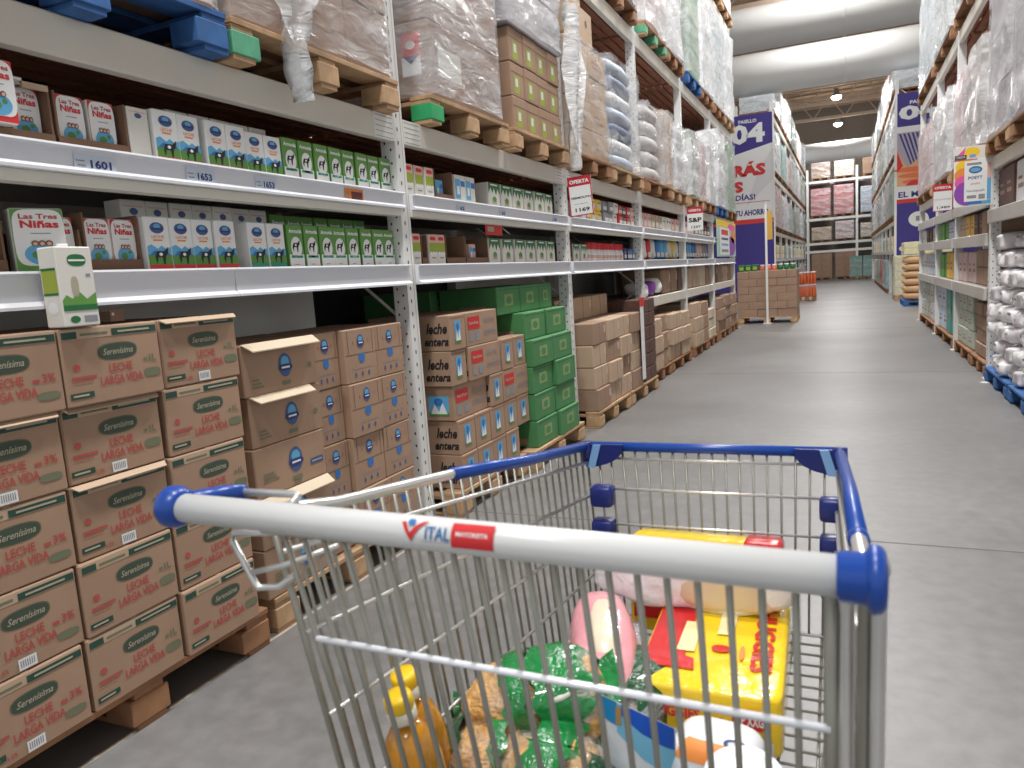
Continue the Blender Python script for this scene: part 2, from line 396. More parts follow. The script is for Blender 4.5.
def rack(label, xf, sx, ys, H, levels, depth=1.0, near_y=9.0, back=None, cat='rack', skip=(), deck_from=1.85, w=0.08):
    """levels: (kind, z, bays) kind 'shelf' or 'beam' or 'low'"""
    t = thing('pallet_rack', None, (xf, ys[0], 0), label, cat)
    o = lambda x, y, z: (x-xf, y-ys[0], z)
    for i, y in enumerate(ys):
        link('upright', post_mesh(H, y < near_y, sx, w), o(xf, y, 0), parent=t)
        link('upright', post_mesh(H, False, sx, w), o(xf-sx*(depth-0.08), y, 0), parent=t)
        mb = MB(); z = 0.3; a = 0; pts = []
        while z < H: pts.append((-sx*(0.05 if a else depth-0.1), -0.04, z)); z += 0.75; a = 1-a
        mb.tube(pts, 0.012, STEEL, 5); link('brace', mb.mesh('brace'), o(xf, y, 0), parent=t)
    for i in range(len(ys)-1):
        y0, y1 = ys[i]+0.002, ys[i+1]-w-0.002; L = y1-y0
        for kind, z, bays in levels:
            if bays is not None and i not in bays: continue
            if kind in ('shelf', 'shelf2'):
                s = MB(); s.box(*((-depth+0.1, -0.001) if sx > 0 else (0.001, depth-0.1)), 0, L, -0.022, -0.001, DECK)
                sh = link('shelf', s.mesh('shelf'), o(xf, y0, z), parent=t)
                parts = [(0, L)] if not (i == 0 and kind == 'shelf2') else [(0, L*0.49), (L*0.49+0.004, L)]
                for a, b in parts: link('shelf_edge', edge_mesh(b-a, sx, 0.097 if kind == 'shelf2' else 0.075, 0.0 if kind == 'shelf2' else 0.032), (0, a, 0), parent=sh)
                bb = MB(); bb.box(*((-depth, -depth+0.05) if sx > 0 else (depth-0.05, depth)), 0, L, -0.08, 0, STEEL)
                link('back_beam', bb.mesh('back_beam'), o(xf, y0, z), parent=t)
            else:
                h = 0.11 if kind == 'low' else 0.115 if z < 3 else 0.14
                link('beam', beam_mesh(L, sx, h), o(xf, y0, z), parent=t)
                bb = MB(); bb.box(*((-depth, -depth+0.05) if sx > 0 else (depth-0.05, depth)), 0, L, -h, 0, STEEL)
                link('back_beam', bb.mesh('back_beam'), o(xf, y0, z), parent=t)
                dk = MB(); k = 9; dd = (depth-0.14)/k
                for q in range(k):
                    a = 0.06+q*dd; dk.box(*sorted((-sx*a, -sx*(a+dd*0.72))), 0, L, -0.03, -0.006, BOARD if kind == 'beam' else DECK)
                d = link('board_deck', dk.mesh('board_deck'), o(xf, y0, z), parent=t)
    if back:
        for i in range(len(ys)-1):
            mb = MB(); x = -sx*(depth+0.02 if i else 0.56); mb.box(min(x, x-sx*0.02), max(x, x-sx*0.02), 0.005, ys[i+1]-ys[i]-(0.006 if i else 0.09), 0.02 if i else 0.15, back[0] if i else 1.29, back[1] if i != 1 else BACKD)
            link('back_sheet', mb.mesh('back_sheet'), o(xf, ys[i], 0), parent=t)
        mb = MB(); x = -sx*(depth+0.02); mb.box(min(x, x-sx*0.02), max(x, x-sx*0.02), 0.005, ys[1]-ys[0]-0.006, 0.02, back[0], back[1]); link('back_sheet', mb.mesh('back_sheet'), o(xf, ys[0], 0), parent=t)
    return t
def label_on(shelf_rack, y, z, w, h, txt, sx, xf, ys0, m=WHITE, tm=NAVY, cat=None):
    """small price ticket slid in a shelf edge; a part of the rack"""
    mb = MB(); fr = Frame((0, -w/2 if sx > 0 else w/2, -h/2), (0, sx, 0), (0,0,1), (sx,0,0))
    x0, x1 = sorted((0, -sx*0.001)); mb.box(x0, x1, -w/2, w/2, -h/2, h/2, m)
    if txt: mb.text(fr, txt, w*0.62, h*0.5, h*0.46, tm, 1, w=w*0.5, bold=0.035)
    mb.rect(fr, w*0.04, h*0.6, w*0.24, h*0.66, GREYP, 1); mb.rect(fr, w*0.06, h*0.35, w*0.26, h*0.42, GREYP, 1)
    o = link('price_ticket', mb.mesh('price_ticket'), (sx*0.024, y-ys0, z), parent=shelf_rack)
    return o

# ------------------------------------------------------------------ pallets
PAL = {}
def pallet(y0, y1, z0, xf, sx, label, m=WOOD, m2=None, m3=None, depth=1.0, detail=True, group='pallets'):
    """m boards, m2 first visible block, m3 other blocks; front edge at xf"""
    m2 = m2 or m; m3 = m3 or m; W = y1-y0
    def boards():
        mb = MB(); nb = 6; g = W/nb
        for i in range(5):
            a = i*(depth-0.12)/4; x0, x1 = sorted((-sx*a, -sx*(a+0.12))); mb.box(x0, x1, 0, W, 0.115, 0.135, m, 0.002)
        return mb
    t = thing('pallet', None, (xf, y0, z0), label, 'pallet', group)
    link('deck_boards', boards().mesh('deck_boards'), parent=t)
    for nm, za, zb in (('bearer_board', 0.095, 0.115), ('skid_board', 0.0, 0.018)):
        k = (nm, m.name, sx, depth)
        if k not in PAL: q = MB(); x0, x1 = sorted((-sx*0.004, -sx*(depth-0.004))); q.box(x0, x1, 0, 0.1, za, zb, m, 0.002); PAL[k] = q.mesh(nm)
        for b in (0.003, W/2-0.05, W-0.103): link(nm, PAL[k], (0, b, 0), parent=t)
    for j, a in enumerate((0.0, depth/2-0.06, depth-0.12)):
        for i, b in enumerate((0.0, W/2-0.065, W-0.13)):
            if not detail and j: continue
            mm = m2 if (i == 0 and j == 0) else m3
            k = (mm.name, sx)
            if k not in PAL:
                q = MB(); x0, x1 = sorted((0, -sx*0.12)); q.box(x0, x1, 0, 0.13, 0.018, 0.095, mm, 0.004); PAL[k] = q.mesh('block')
            link('block', PAL[k], (-sx*a, b, 0), parent=t)
    return t

# ------------------------------------------------------------------ wrapped loads
CART = {}
def carton_mesh(w, h, d, m, decor=None, c=0.006, sx=1, key=None):
    k = (round(w,3), round(h,3), round(d,3), m.name, key, sx)
    if k in CART: return CART[k]
    mb = MB(); x0, x1 = sorted((0, -sx*d)); mb.box(x0, x1, 0, w, 0, h, m, c)
    fr = Frame((0,0,0), (0,1,0), (0,0,1), (1,0,0)) if sx > 0 else Frame((0,w,0), (0,-1,0), (0,0,1), (-1,0,0))
    side = Frame((-d,0,0), (1,0,0), (0,0,1), (0,-1,0)) if sx > 0 else Frame((0,0,0), (1,0,0), (0,0,1), (0,-1,0))
    if decor: decor(mb, fr, w, h, side, d)
    CART[k] = mb.mesh('carton'); return CART[k]
def shell_grid(mb, y0, y1, z0, z1, xf, sx, depth, m, amp, seed, n=20, top=True, sag=0.0, y_only=None):
    """wrinkled film drawn around a block (front, two sides, top)"""
    x0, x1 = xf, xf-sx*depth
    ny, nz, nx = n, int(n*1.3), 10
    path = []
    for i in range(nx): path.append((x1+(x0-x1)*i/nx, y0, (0,-1)))
    for i in range(ny): path.append((x0, y0+(y1-y0)*i/ny, (sx,0)))
    for i in range(nx+1): path.append((x0+(x1-x0)*i/nx, y1, (0,1)))
    vs = []; fs = []; W = len(path)
    for k in range(nz+1):
        z = z0+(z1-z0)*k/nz
        for i, (x, y, nn) in enumerate(path):
            d = 0.012+amp*(0.55+noise.noise(Vector((x*3+seed, y*2.2+z*1.5, z*4.5)))*0.9 + 0.35*noise.noise(Vector((x*9+seed, y*5, z*10))))
            corner = 1.0
            vs.append((x+nn[0]*max(0.004, d), y+nn[1]*max(0.004, d*0.5), z+(abs(sag*noise.noise(Vector((y*2+seed, seed, x*2))))+0.006 if k == 0 else -abs(sag*noise.noise(Vector((y*2+seed, seed, x*2)))) if k == nz else 0)))
    for k in range(nz):
        for i in range(W-1): fs.append((k*W+i, k*W+i+1, (k+1)*W+i+1, (k+1)*W+i))
    mb.add(vs, fs, m, True)
    if top:
        vs = []; fs = []
        for i in range(9):
            for j in range(9):
                x = x1+(x0-x1)*i/8; y = y0+(y1-y0)*j/8
                vs.append((x, y, z1+0.012+amp*0.5*noise.noise(Vector((x*4, y*4, seed)))))
        for i in range(8):
            for j in range(8): fs.append((i*9+j, i*9+j+1, (i+1)*9+j+1, (i+1)*9+j))
        mb.add(vs, fs, m, True)
def load(label, y0, y1, z0, z1, xf, sx, ny, nz, m, film=None, decor=None, key=None, amp=0.02, depth=0.95, film_z=None, sacks=False, group='goods on the upper pallets', topm=None, seed=None, cat='wrapped goods', holed=None):
    t = thing('wrapped_goods' if film else 'stacked_goods', None, (xf, y0, z0), label, cat, group)
    W = y1-y0; H = z1-z0; w = W/ny; h = H/nz
    seed = seed if seed is not None else y0*3.7+z0
    for k in range(nz):
        for i in range(ny):
            mm = m[(i+k) % len(m)] if isinstance(m, (list, tuple)) else m
            if topm and k == nz-1: mm = topm
            if sacks:
                kk = ('sack', round(w,2), round(h,2), mm.name, k % 3)
                if kk not in CART:
                    b = MB(); b.soft(-sx*depth*0.5, w/2, h/2+0.004, depth*0.5, w*0.5, h*0.5, mm, 0.42, 8, 20, 0.018, 7, k*3.1); CART[kk] = b.mesh('sack')
                link('sack', CART[kk], (0, i*w, k*h), parent=t)
            else:
                me = carton_mesh(w-0.004, h-0.003, depth, mm, decor, 0.006, sx, key)
                link('carton', me, (random.uniform(-0.006, 0.004)*sx, i*w+0.002, k*h), parent=t)
    if film:
        mb = MB(); fz0, fz1 = film_z if film_z else (0.0, H)
        shell_grid(mb, 0, W, fz0, fz1, 0, sx, depth, film, amp, seed, 20 if y0 < 9 else 10, sag=0.03)
        link('stretch_film', mb.mesh('stretch_film'), parent=t)
    return t
# ------------------------------------------------------------------ printed faces
def d_band(pct, barcode=False):
    def f(mb, fr, w, h, side=None, d=0):
        mb.rect(fr, 0.004, h*0.86, w-0.004, h*0.985, CARD2, 1)
        mb.rect(fr, 0.006, h*0.865, w*0.16, h*0.955, GRN, 2); mb.rect(fr, w*0.5, h*0.865, w-0.006, h*0.955, GRN, 2)
        mb.rect(fr, w*0.19, h*0.895, w*0.46, h*0.925, GRNL, 2); mb.rect(fr, w*0.56, h*0.897, w*0.9, h*0.922, PALE, 3)
        mb.ell(fr, w*0.54, h*0.655, w*0.205, h*0.115, OVALR, 1, 26, 0.75); mb.ell(fr, w*0.54, h*0.655, w*0.193, h*0.1, OVAL, 2, 26, 0.75)
        mb.text(fr, 'Serenísima', w*0.54, h*0.655, h*0.085, PALE, 3, w=w*0.31, shear=0.35, bold=0.01)
        mb.text(fr, 'LECHE', w*0.55, h*0.435, h*0.115, REDP, 2, w=w*0.24, bold=0.02)
        mb.text(fr, 'LARGA VIDA', w*0.55, h*0.28, h*0.12, REDP, 2, w=w*0.44, bold=0.02)
        mb.rect(fr, 0.008, h*0.1, w*0.25, h*0.175, GRN, 2); mb.rect(fr, w*0.05, h*0.125, w*0.2, h*0.15, PALE, 3)
        mb.ell(fr, w*0.12, h*0.5, w*0.035, h*0.045, REDP, 2, 7)
        mb.rect(fr, w*0.06, h*0.35, w*0.3, h*0.38, REDP, 2); mb.rect(fr, w*0.06, h*0.3, w*0.26, h*0.315, REDP, 2)
        if pct == '3%':
            mb.text(fr, '3%', w*0.88, h*0.43, h*0.11, REDP, 2, bold=0.02); mb.rect(fr, w*0.74, h*0.385, w*0.8, h*0.425, REDP, 2)
            mb.ell(fr, w*0.86, h*0.21, w*0.1, h*0.05, GRNL, 2, 20, 0.7)
        else:
            mb.text(fr, '1L', w*0.9, h*0.5, h*0.1, GRNL, 2, bold=0.03); mb.ell(fr, w*0.88, h*0.3, w*0.09, h*0.06, GRNL, 2, 20, 0.6)
            mb.rect(fr, w*0.8, h*0.47, w*0.84, h*0.51, GRNL, 2)
        if barcode:
            mb.rect(fr, w*0.42, h*0.03, w*0.57, h*0.17, WHITE, 3)
            for q in range(7): mb.rect(fr, w*(0.435+q*0.018), h*0.06, w*(0.443+q*0.018), h*0.15, GREYP, 4)
            mb.text(fr, '1.5%', w*0.3, h*0.1, h*0.05, REDP, 2, bold=0.02)
    return f
def drop_logo(mb, fr, a, b, r, k=2):
    mb.ell(fr, a, b, r*0.78, r, BLUEPK, k, 20); mb.ell(fr, a, b+r*0.25, r*0.5, r*0.5, SKYP, k+1, 16); mb.ell(fr, a, b-r*0.2, r*0.85, r*0.28, NAVY, k+2, 16, 0.7)
    mb.rect(fr, a-r*0.5, b-r*0.28, a+r*0.5, b-r*0.12, WHITE, k+3)
def d_drop_big(mb, fr, w, h, side=None, d=0):
    drop_logo(mb, fr, w*0.55, h*0.56, h*0.26); mb.rect(fr, w*0.48, h*0.14, w*0.62, h*0.22, GRNL, 2); mb.rect(fr, w*0.5, h*0.06, w*0.6, h*0.12, GRNL, 2)
    for q in range(3): mb.rect(fr, w*0.1, h*(0.3+q*0.07), w*(0.3-q*0.03), h*(0.33+q*0.07), GRNL, 2)
    mb.rect(fr, w*0.76, h*0.32, w*0.95, h*0.45, BLUEPK, 2); mb.rect(fr, w*0.78, h*0.37, w*0.93, h*0.40, PALE, 3)
def d_drop_open(mb, fr, w, h, side=None, d=0):
    drop_logo(mb, fr, w*0.55, h*0.5, h*0.24); mb.rect(fr, w*0.49, h*0.1, w*0.61, h*0.18, GRNL, 2)
    for q in range(3): mb.rect(fr, w*0.1, h*(0.15+q*0.07), w*(0.25-q*0.03), h*(0.18+q*0.07), GRNL, 2)
    mb.ell(fr, w*0.9, h*0.42, w*0.03, h*0.06, GRNL, 2, 10)
def d_drop_end(mb, fr, w, h, side=None, d=0):
    mb.rect(fr, 0.004, h*0.52, w-0.004, h*0.535, CARDDK, 1)
    mb.rect(fr, w*0.1, h*0.55, w*0.12, h*0.97, CARDDK, 1); mb.rect(fr, w*0.88, h*0.55, w*0.9, h*0.97, CARDDK, 1)
    drop_logo(mb, fr, w*0.5, h*0.76, h*0.13); mb.rect(fr, w*0.41, h*0.4, w*0.6, h*0.53, BLUEP, 2); mb.poly(fr, [(w*0.41,h*0.4),(w*0.5,h*0.35),(w*0.6,h*0.4)], BLUEP, 2)
    mb.text(fr, 'A', w*0.27, h*0.75, h*0.06, REDP, 2); mb.text(fr, 'Z', w*0.75, h*0.76, h*0.06, REDP, 2)
    for q in range(3): mb.ell(fr, w*(0.28+q*0.21), h*0.15, w*0.03, h*0.05, BLUEPK, 2, 8)
    mb.rect(fr, w*0.2, h*0.26, w*0.82, h*0.275, GREYP, 2)
def pic_patch(mb, fr, a0, b0, a1, b1, k=2):
    mb.rect(fr, a0, b0, a1, b1, SKYP, k); W = a1-a0; H = b1-b0
    mb.rect(fr, a0, b0, a1, b0+H*0.18, GRASS, k+1)
    mb.poly(fr, [(a0+W*0.1,b0+H*0.1),(a0+W*0.3,b0+H*0.62),(a0+W*0.5,b0+H*0.2),(a0+W*0.7,b0+H*0.7),(a0+W*0.92,b0+H*0.1)], WHITE, k+2)
    mb.ell(fr, a0+W*0.5, b0+H*0.72, W*0.22, H*0.2, BLUEP, k+2, 12)
def leche_side(mb, side, d, h, big):
    if big: pic_patch(mb, side, d-0.15, h*0.15, d-0.03, h*0.72)
    else:
        mb.text(side, 'leche', d-0.078, h*0.64, h*0.3, BLACK, 2, w=0.125, shear=0.3, bold=0.03); mb.text(side, 'entera', d-0.082, h*0.26, h*0.22, BLACK, 2, w=0.145, shear=0.3, bold=0.03)
def d_leche_pic(big=False, face=True):
    def f(mb, fr, w, h, side, d):
        pic_patch(mb, fr, w*0.3, h*0.2, w*0.68, h*0.82); mb.rect(fr, 0.003, h*0.9, w-0.003, h*0.915, CARDDK, 1)
        leche_side(mb, side, d, h, big)
    return f
def d_leche_red(big=False):
    def f(mb, fr, w, h, side, d):
        mb.rect(fr, w*0.06, h*0.5, w*0.42, h*0.86, RED, 2); mb.text(fr, 'leche', w*0.24, h*0.68, h*0.1, PALE, 3, w=w*0.28, bold=0.02)
        mb.text(fr, 'leche', w*0.72, h*0.72, h*0.2, GREYP, 2, w=w*0.36, shear=0.3); mb.text(fr, 'entera', w*0.74, h*0.34, h*0.18, GREYP, 2, w=w*0.4, shear=0.3)
        mb.rect(fr, w*0.08, h*0.14, w*0.2, h*0.4, GREYP, 2); mb.rect(fr, w*0.28, h*0.14, w*0.4, h*0.4, GREYP, 2)
        leche_side(mb, side, d, h, big)
    return f
def d_gcase(mb, fr, w, h, side, d):
    mb.rect(fr, w*0.3, h*0.3, w*0.68, h*0.72, GCASEL, 2); mb.ell(fr, w*0.49, h*0.5, w*0.12, h*0.14, GCASE, 3, 12)
    mb.rect(fr, 0.004, h*0.88, w-0.004, h*0.9, GRN, 1)
    mb.rect(side, d-0.26, h*0.1, d-0.08, h*0.34, CARD3, 2)
def d_plain(mb, fr, w, h, side, d):
    mb.rect(fr, w*0.49, 0.004, w*0.515, h-0.004, CARDDK, 1); mb.rect(fr, w*0.86, h*0.45, w*0.98, h*0.8, CARDIN, 1)
def d_ltn(rim):
    def f(mb, fr, w, h, side, d):
        mb.rect(fr, 0.002, 0.002, w-0.002, h-0.002, rim, 1); mb.ell(fr, w*0.51, h*0.54, w*0.48, h*0.44, WHITE, 2, 28, 0.42)
        mb.text(fr, 'Las Tres', w*0.52, h*0.87, h*0.08, REDP, 3, w=w*0.72, bold=0.03); mb.text(fr, 'Niñas', w*0.53, h*0.75, h*0.12, RED, 3, w=w*0.72, bold=0.04)
        mb.rect(fr, w*0.34, h*0.6, w*0.72, h*0.615, GREYP, 3)
        mb.ell(fr, w*0.52, h*0.28, w*0.34, h*0.17, SKYP, 3, 22); mb.ell(fr, w*0.45, h*0.27, w*0.14, h*0.07, GRASS, 4, 9); mb.ell(fr, w*0.68, h*0.34, w*0.07, h*0.04, GRASS, 4, 8)
        for q in (-1, 0, 1): mb.ell(fr, w*(0.53+q*0.13), h*0.45, w*0.075, h*0.05, CARDDK, 5, 10); mb.ell(fr, w*(0.53+q*0.13), h*0.445, w*0.045, h*0.03, PINK, 6, 8)
    return f
def cow(mb, fr, a, b, s, k=4):
    mb.poly(fr, [(a-s,b-s*0.2),(a-s*0.7,b+s*0.5),(a+s*0.3,b+s*0.5),(a+s*0.9,b+s),(a+s*0.8,b+s*0.3),(a+s*0.45,b-s*0.1),(a+s*0.3,b-s),(a+s*0.1,b-s),(a,b-s*0.2),(a-s*0.6,b-s*0.2),(a-s*0.8,b-s)], BLACK, k)
    mb.ell(fr, a-s*0.2, b+s*0.15, s*0.25, s*0.2, WHITE, k+1, 8)
def d_alp(strip):
    def f(mb, fr, w, h, side, d):
        mb.ell(fr, w*0.5, h*0.79, w*0.29, h*0.105, BLUEPK, 1, 18); mb.ell(fr, w*0.5, h*0.82, w*0.14, h*0.05, SKYP, 2, 12); mb.rect(fr, w*0.28, h*0.755, w*0.72, h*0.79, NAVY, 3)
        mb.text(fr, 'LECHE', w*0.5, h*0.625, h*0.055, ORANGE, 1, w=w*0.5, bold=0.02); mb.rect(fr, w*0.3, h*0.545, w*0.68, h*0.575, ORANGE, 1)
        mb.poly(fr, [(0.002,h*0.2),(w-0.002,h*0.2),(w-0.002,h*0.44),(w*0.8,h*0.39),(w*0.6,h*0.46),(w*0.45,h*0.4),(w*0.2,h*0.48),(0.002,h*0.44)], SKYP, 1)
        mb.poly(fr, [(0.002,h*0.25),(w-0.002,h*0.25),(w*0.8,h*0.36),(w*0.6,h*0.3),(w*0.3,h*0.37)], BLUEP, 2)
        mb.rect(fr, 0.002, h*0.09, w-0.002, h*0.28, GRASS, 3); cow(mb, fr, w*0.58, h*0.27, w*0.3)
        mb.rect(fr, 0.002, 0.002, w-0.002, h*0.1, strip, 4)
    return f
def d_alp_back(mb, fr, w, h, side, d):
    mb.ell(fr, w*0.5, h*0.84, w*0.17, h*0.05, BLUEPK, 1, 14); mb.rect(fr, w*0.1, h*0.9, w*0.9, h*0.92, PINK, 1)
def d_cow(mb, fr, w, h, side, d):
    mb.rect(fr, 0.002, 0.002, w-0.002, h*0.3, WHITE, 1); mb.ell(fr, w*0.5, h*0.47, w*0.36, h*0.25, WHITE, 2, 18)
    cow(mb, fr, w*0.5, h*0.5, w*0.27, 3); mb.text(fr, 'Armonía', w*0.5, h*0.85, h*0.1, WHITE, 2, w=w*0.84, bold=0.04)
    mb.rect(fr, w*0.12, h*0.22, w*0.88, h*0.28, TEAL, 2); mb.rect(fr, w*0.3, h*0.06, w*0.6, h*0.075, GREYP, 2)
def d_lime(mb, fr, w, h, side, d):
    mb.rect(fr, 0.002, h*0.35, w-0.002, h*0.72, LIME, 1); mb.rect(fr, 0.002, h*0.72, w-0.002, h*0.99, PINK, 1); mb.ell(fr, w*0.5, h*0.86, w*0.34, h*0.06, RED, 2, 16, 0.5)
    for q in range(3): mb.ell(fr, w*(0.2+q*0.3), h*0.36, w*0.15, h*0.07, WHITE, 2, 10)
    mb.rect(fr, w*0.25, h*0.2, w*0.75, h*0.24, GREYP, 2)
def d_sky(mb, fr, w, h, side, d):
    mb.rect(fr, 0.002, h*0.15, w*0.5, h*0.85, SKYP, 1); mb.rect(fr, w*0.15, h*0.3, w*0.4, h*0.6, WHITE, 2); mb.rect(fr, w*0.55, h*0.6, w*0.95, h*0.8, BLUEP, 1)
def d_tree(mb, fr, w, h, side, d):
    mb.poly(fr, [(0.002,h*0.55),(w*0.2,h*0.8),(w*0.35,h*0.58),(w*0.5,h*0.8),(w*0.65,h*0.5),(w*0.8,h*0.78),(w-0.002,h*0.55),(w-0.002,h*0.99),(0.002,h*0.99)], GRND, 1)
    mb.rect(fr, w*0.2, h*0.88, w*0.8, h*0.94, WHITE, 2); mb.rect(fr, w*0.3, h*0.15, w*0.7, h*0.4, PALE, 1); mb.ell(fr, w*0.5, h*0.35, w*0.15, h*0.12, GRASS, 2, 10)

# ------------------------------------------------------------------ the long rack on the left and all that stands in it
XL = -1.923
LY = [0.87, 3.165, 5.46, 7.74, 10.05, 12.35, 14.8]
S2, S1, B1, B2, B3 = 1.33, 1.665, 2.015, 3.60, 5.44
def open_flap(box, w, h, d, ang=35, m=None, length=0.11):
    """front flap of an opened box, hinged on its upper front edge"""
    mb = MB(); a = R(ang); n = Vector((math.cos(a), 0, -math.sin(a)))
    p0 = Vector((0, 0.004, h)); p1 = Vector((0, w-0.004, h)); t = Vector((0,0,0.004))
    q0 = p0+n*length+Vector((0,0.012,0)); q1 = p1+n*length+Vector((0,-0.012,0))
    vs = [p0,p1,q1,q0,p0+t,p1+t,q1+t,q0+t]
    mb.add(vs, [(0,3,2,1),(4,5,6,7),(0,1,5,4),(1,2,6,5),(2,3,7,6),(3,0,4,7)], m or CARDIN)
    o = link('front_flap', mb.mesh('front_flap'), parent=box); o['label'] = 'pale front flap folded down and outward'; return o
def left_rack():
    t = rack('long pallet rack with white uprights and milk shelves along the left of the aisle', XL, 1, LY, 6.6,
             [('shelf2', S2, None), ('shelf', S1, None), ('beam', B1, None), ('beam', B2, None), ('beam', B3, None), ('low', 0.93, (3,4,5))], 1.05, 9.0, (1.95, BACKP))
    for y, z, w, h, s in ((1.485, S1-0.045, 0.13, 0.05, '1601'), (1.86, S1-0.042, 0.12, 0.05, '1653'), (2.16, S1-0.042, 0.11, 0.05, '1653'), (3.66, S1-0.04, 0.1, 0.045, '62'), (4.2, S1-0.04, 0.1, 0.045, '50'), (5.1, S1-0.04, 0.1, 0.045, '55'),
                          (6.0, S1-0.04, 0.12, 0.05, ''), (6.6, S1-0.04, 0.12, 0.05, ''), (7.2, S1-0.04, 0.12, 0.05, ''), (8.4, S1-0.04, 0.14, 0.05, ''), (9.2, S1-0.04, 0.14, 0.05, '')):
        label_on(t, y, z, w, h, s, 1, XL, LY[0], mat('ticket_paper', (206,216,232), 0.5))
    o = label_on(t, 2.69, S1-0.045, 0.13, 0.06, '', 1, XL, LY[0], ORANGE)
    mb = MB(); mb.box(-0.001, 0.0012, -0.02, 0.055, -0.018, 0.018, mat('ticket_maroon', (110,50,50), 0.5)); link('ticket_print', mb.mesh('ticket_print'), parent=o)
    return t

def near_boxes():
    G = 'milk boxes with green bands'
    w, h, d = 0.303, 0.2085, 0.5
    cols = [(0.955, -1.868, 'leftmost column', '3%'), (1.267, -1.868, 'middle column', '1L'), (1.586, -1.868, 'right column', '1L')]
    opened = {(0,3),(1,3),(2,4)}
    for ci, (y, x, cn, pc) in enumerate(cols):
        for k in range(5):
            bar = (ci, k) in ((1,3),(2,4),(0,0),(0,1),(0,3),(1,2))
            me = carton_mesh(w, h-0.002, d, CARD, d_band(pc, bar), 0.004, 1, ('band', pc, bar))
            b = thing('milk_box', me, (x+random.uniform(-0.008,0.006)+0.003*(4-k)+(0.02 if k == 4 and ci < 2 else 0), y+random.uniform(-0.004,0.004)-0.0112*(4-k), 0.137+k*h), 'brown milk box with green band, %s, %s' % (cn, level(k,5)), 'box', G, R(random.uniform(-0.8,0.8)))
            tp = MB(); tp.box(-d+0.01, -0.003, w*0.47, w*0.53, h-0.0035, h-0.001, CARD2); link('tape', tp.mesh('tape'), parent=b)
            if (ci, k) in opened or (ci, k) == (1, 2):
                fl = MB(); a = Vector((0.002, 0.002, h-0.004))
                fl.add([a, a+Vector((0,w-0.004,0)), a+Vector((0.016,w-0.012,-0.012)), a+Vector((0.016,0.012,-0.012)), a+Vector((0,0,0.003)), a+Vector((0,w-0.004,0.003)), a+Vector((0.017,w-0.012,-0.009)), a+Vector((0.017,0.012,-0.009))],
                       [(0,3,2,1),(4,5,6,7),(0,1,5,4),(1,2,6,5),(2,3,7,6),(3,0,4,7)], CARD2)
                link('front_flap', fl.mesh('front_flap'), parent=b)
    pallet(0.9, 1.9, 0, -1.875, 1, 'worn wooden pallet on the floor under the green banded milk boxes', WOODD, detail=True, group='pallets on the floor')
    # single white and green milk carton standing on the boxes
    def d_single(mb, fr, w, h, side, d):
        mb.ell(fr, w*0.55, h*0.83, w*0.26, h*0.075, GRND, 1, 16, 0.8); mb.rect(fr, w*0.32, h*0.815, w*0.78, h*0.84, WHITE, 2)
        mb.poly(fr, [(w*0.02,h*0.2),(w*0.02,h*0.33),(w*0.14,h*0.4),(w*0.3,h*0.35),(w*0.5,h*0.44),(w*0.7,h*0.34),(w*0.97,h*0.42),(w*0.97,h*0.2)], GRNC, 1)
        mb.rect(fr, w*0.02, h*0.2, w*0.97, h*0.27, GRND, 2); mb.ell(fr, w*0.42, h*0.5, w*0.1, h*0.13, PALE, 1, 14, 0.7); mb.rect(fr, w*0.75, h*0.62, w*0.88, h*0.66, GREYP, 1)
        mb.ell(fr, w*0.3, h*0.09, w*0.14, h*0.045, GRND, 1, 14); mb.rect(fr, w*0.55, h*0.05, w*0.92, h*0.13, GREYP, 1)
        mb.rect(side, d*0.1, h*0.42, d*0.9, h*0.72, LIME, 1); mb.rect(side, d*0.1, h*0.71, d*0.9, h*0.74, GRND, 2); mb.rect(side, d*0.1, h*0.4, d*0.9, h*0.43, GRND, 2); mb.ell(side, d*0.5, h*0.24, d*0.3, h*0.08, WHITE, 1, 10)
    c = thing('milk_carton', carton_mesh(0.103, 0.205, 0.066, OFFW, d_single, 0.003, 1, 'single'), (-1.816, 1.268, 0.137+5*h+0.003), 'single white and green milk carton standing on brown boxes below the shelf edge', 'carton', None, R(2))
    mb = MB(); mb.lathe([(0.013,0),(0.013,0.009)], WHITE, 12, Matrix.Translation((-0.035,0.05,0.2045))); link('cap', mb.mesh('cap'), parent=c)
    mb = MB(); mb.box(-0.003, 0, 0, 0.055, 0, 0.036, CARD3); mb.box(-0.06, 0, 0, 0.003, 0, 0.03, CARD3); mb.ell(Frame((0,0,0),(0,1,0),(0,0,1)), 0.012, 0.022, 0.005, 0.005, WHITE, 1, 8)
    thing('cardboard_scrap', mb.mesh('cardboard_scrap'), (-1.95, 1.5, 0.137+5*h+0.004), 'small folded cardboard scrap lying on the middle column of boxes', 'cardboard', None, R(8))

    # blue logo boxes: wide faces in the first column, end faces in three more
    G = 'milk boxes with a blue drop logo'
    w, h, d = 0.39, 0.205, 0.45
    for k in range(5):
        z = 0.137+k*0.1855
        op = k >= 3 or k == 1
        me = carton_mesh(w, 0.1835, d, CARD, d_drop_open if k >= 3 else d_drop_big, 0.004, 1, 'do' if k >= 3 else 'db')
        b = thing('milk_box', me, (-1.9+random.uniform(-0.004,0.004), 1.938+random.uniform(-0.004,0.004)+(0.012 if k==3 else 0), z), 'wide brown box with blue drop logo beside green banded boxes, %s' % level(k,5), 'box', G)
        if op: open_flap(b, w-(0.06 if k==3 else 0), 0.1835, d, 30 if k != 3 else 26, None, 0.05)
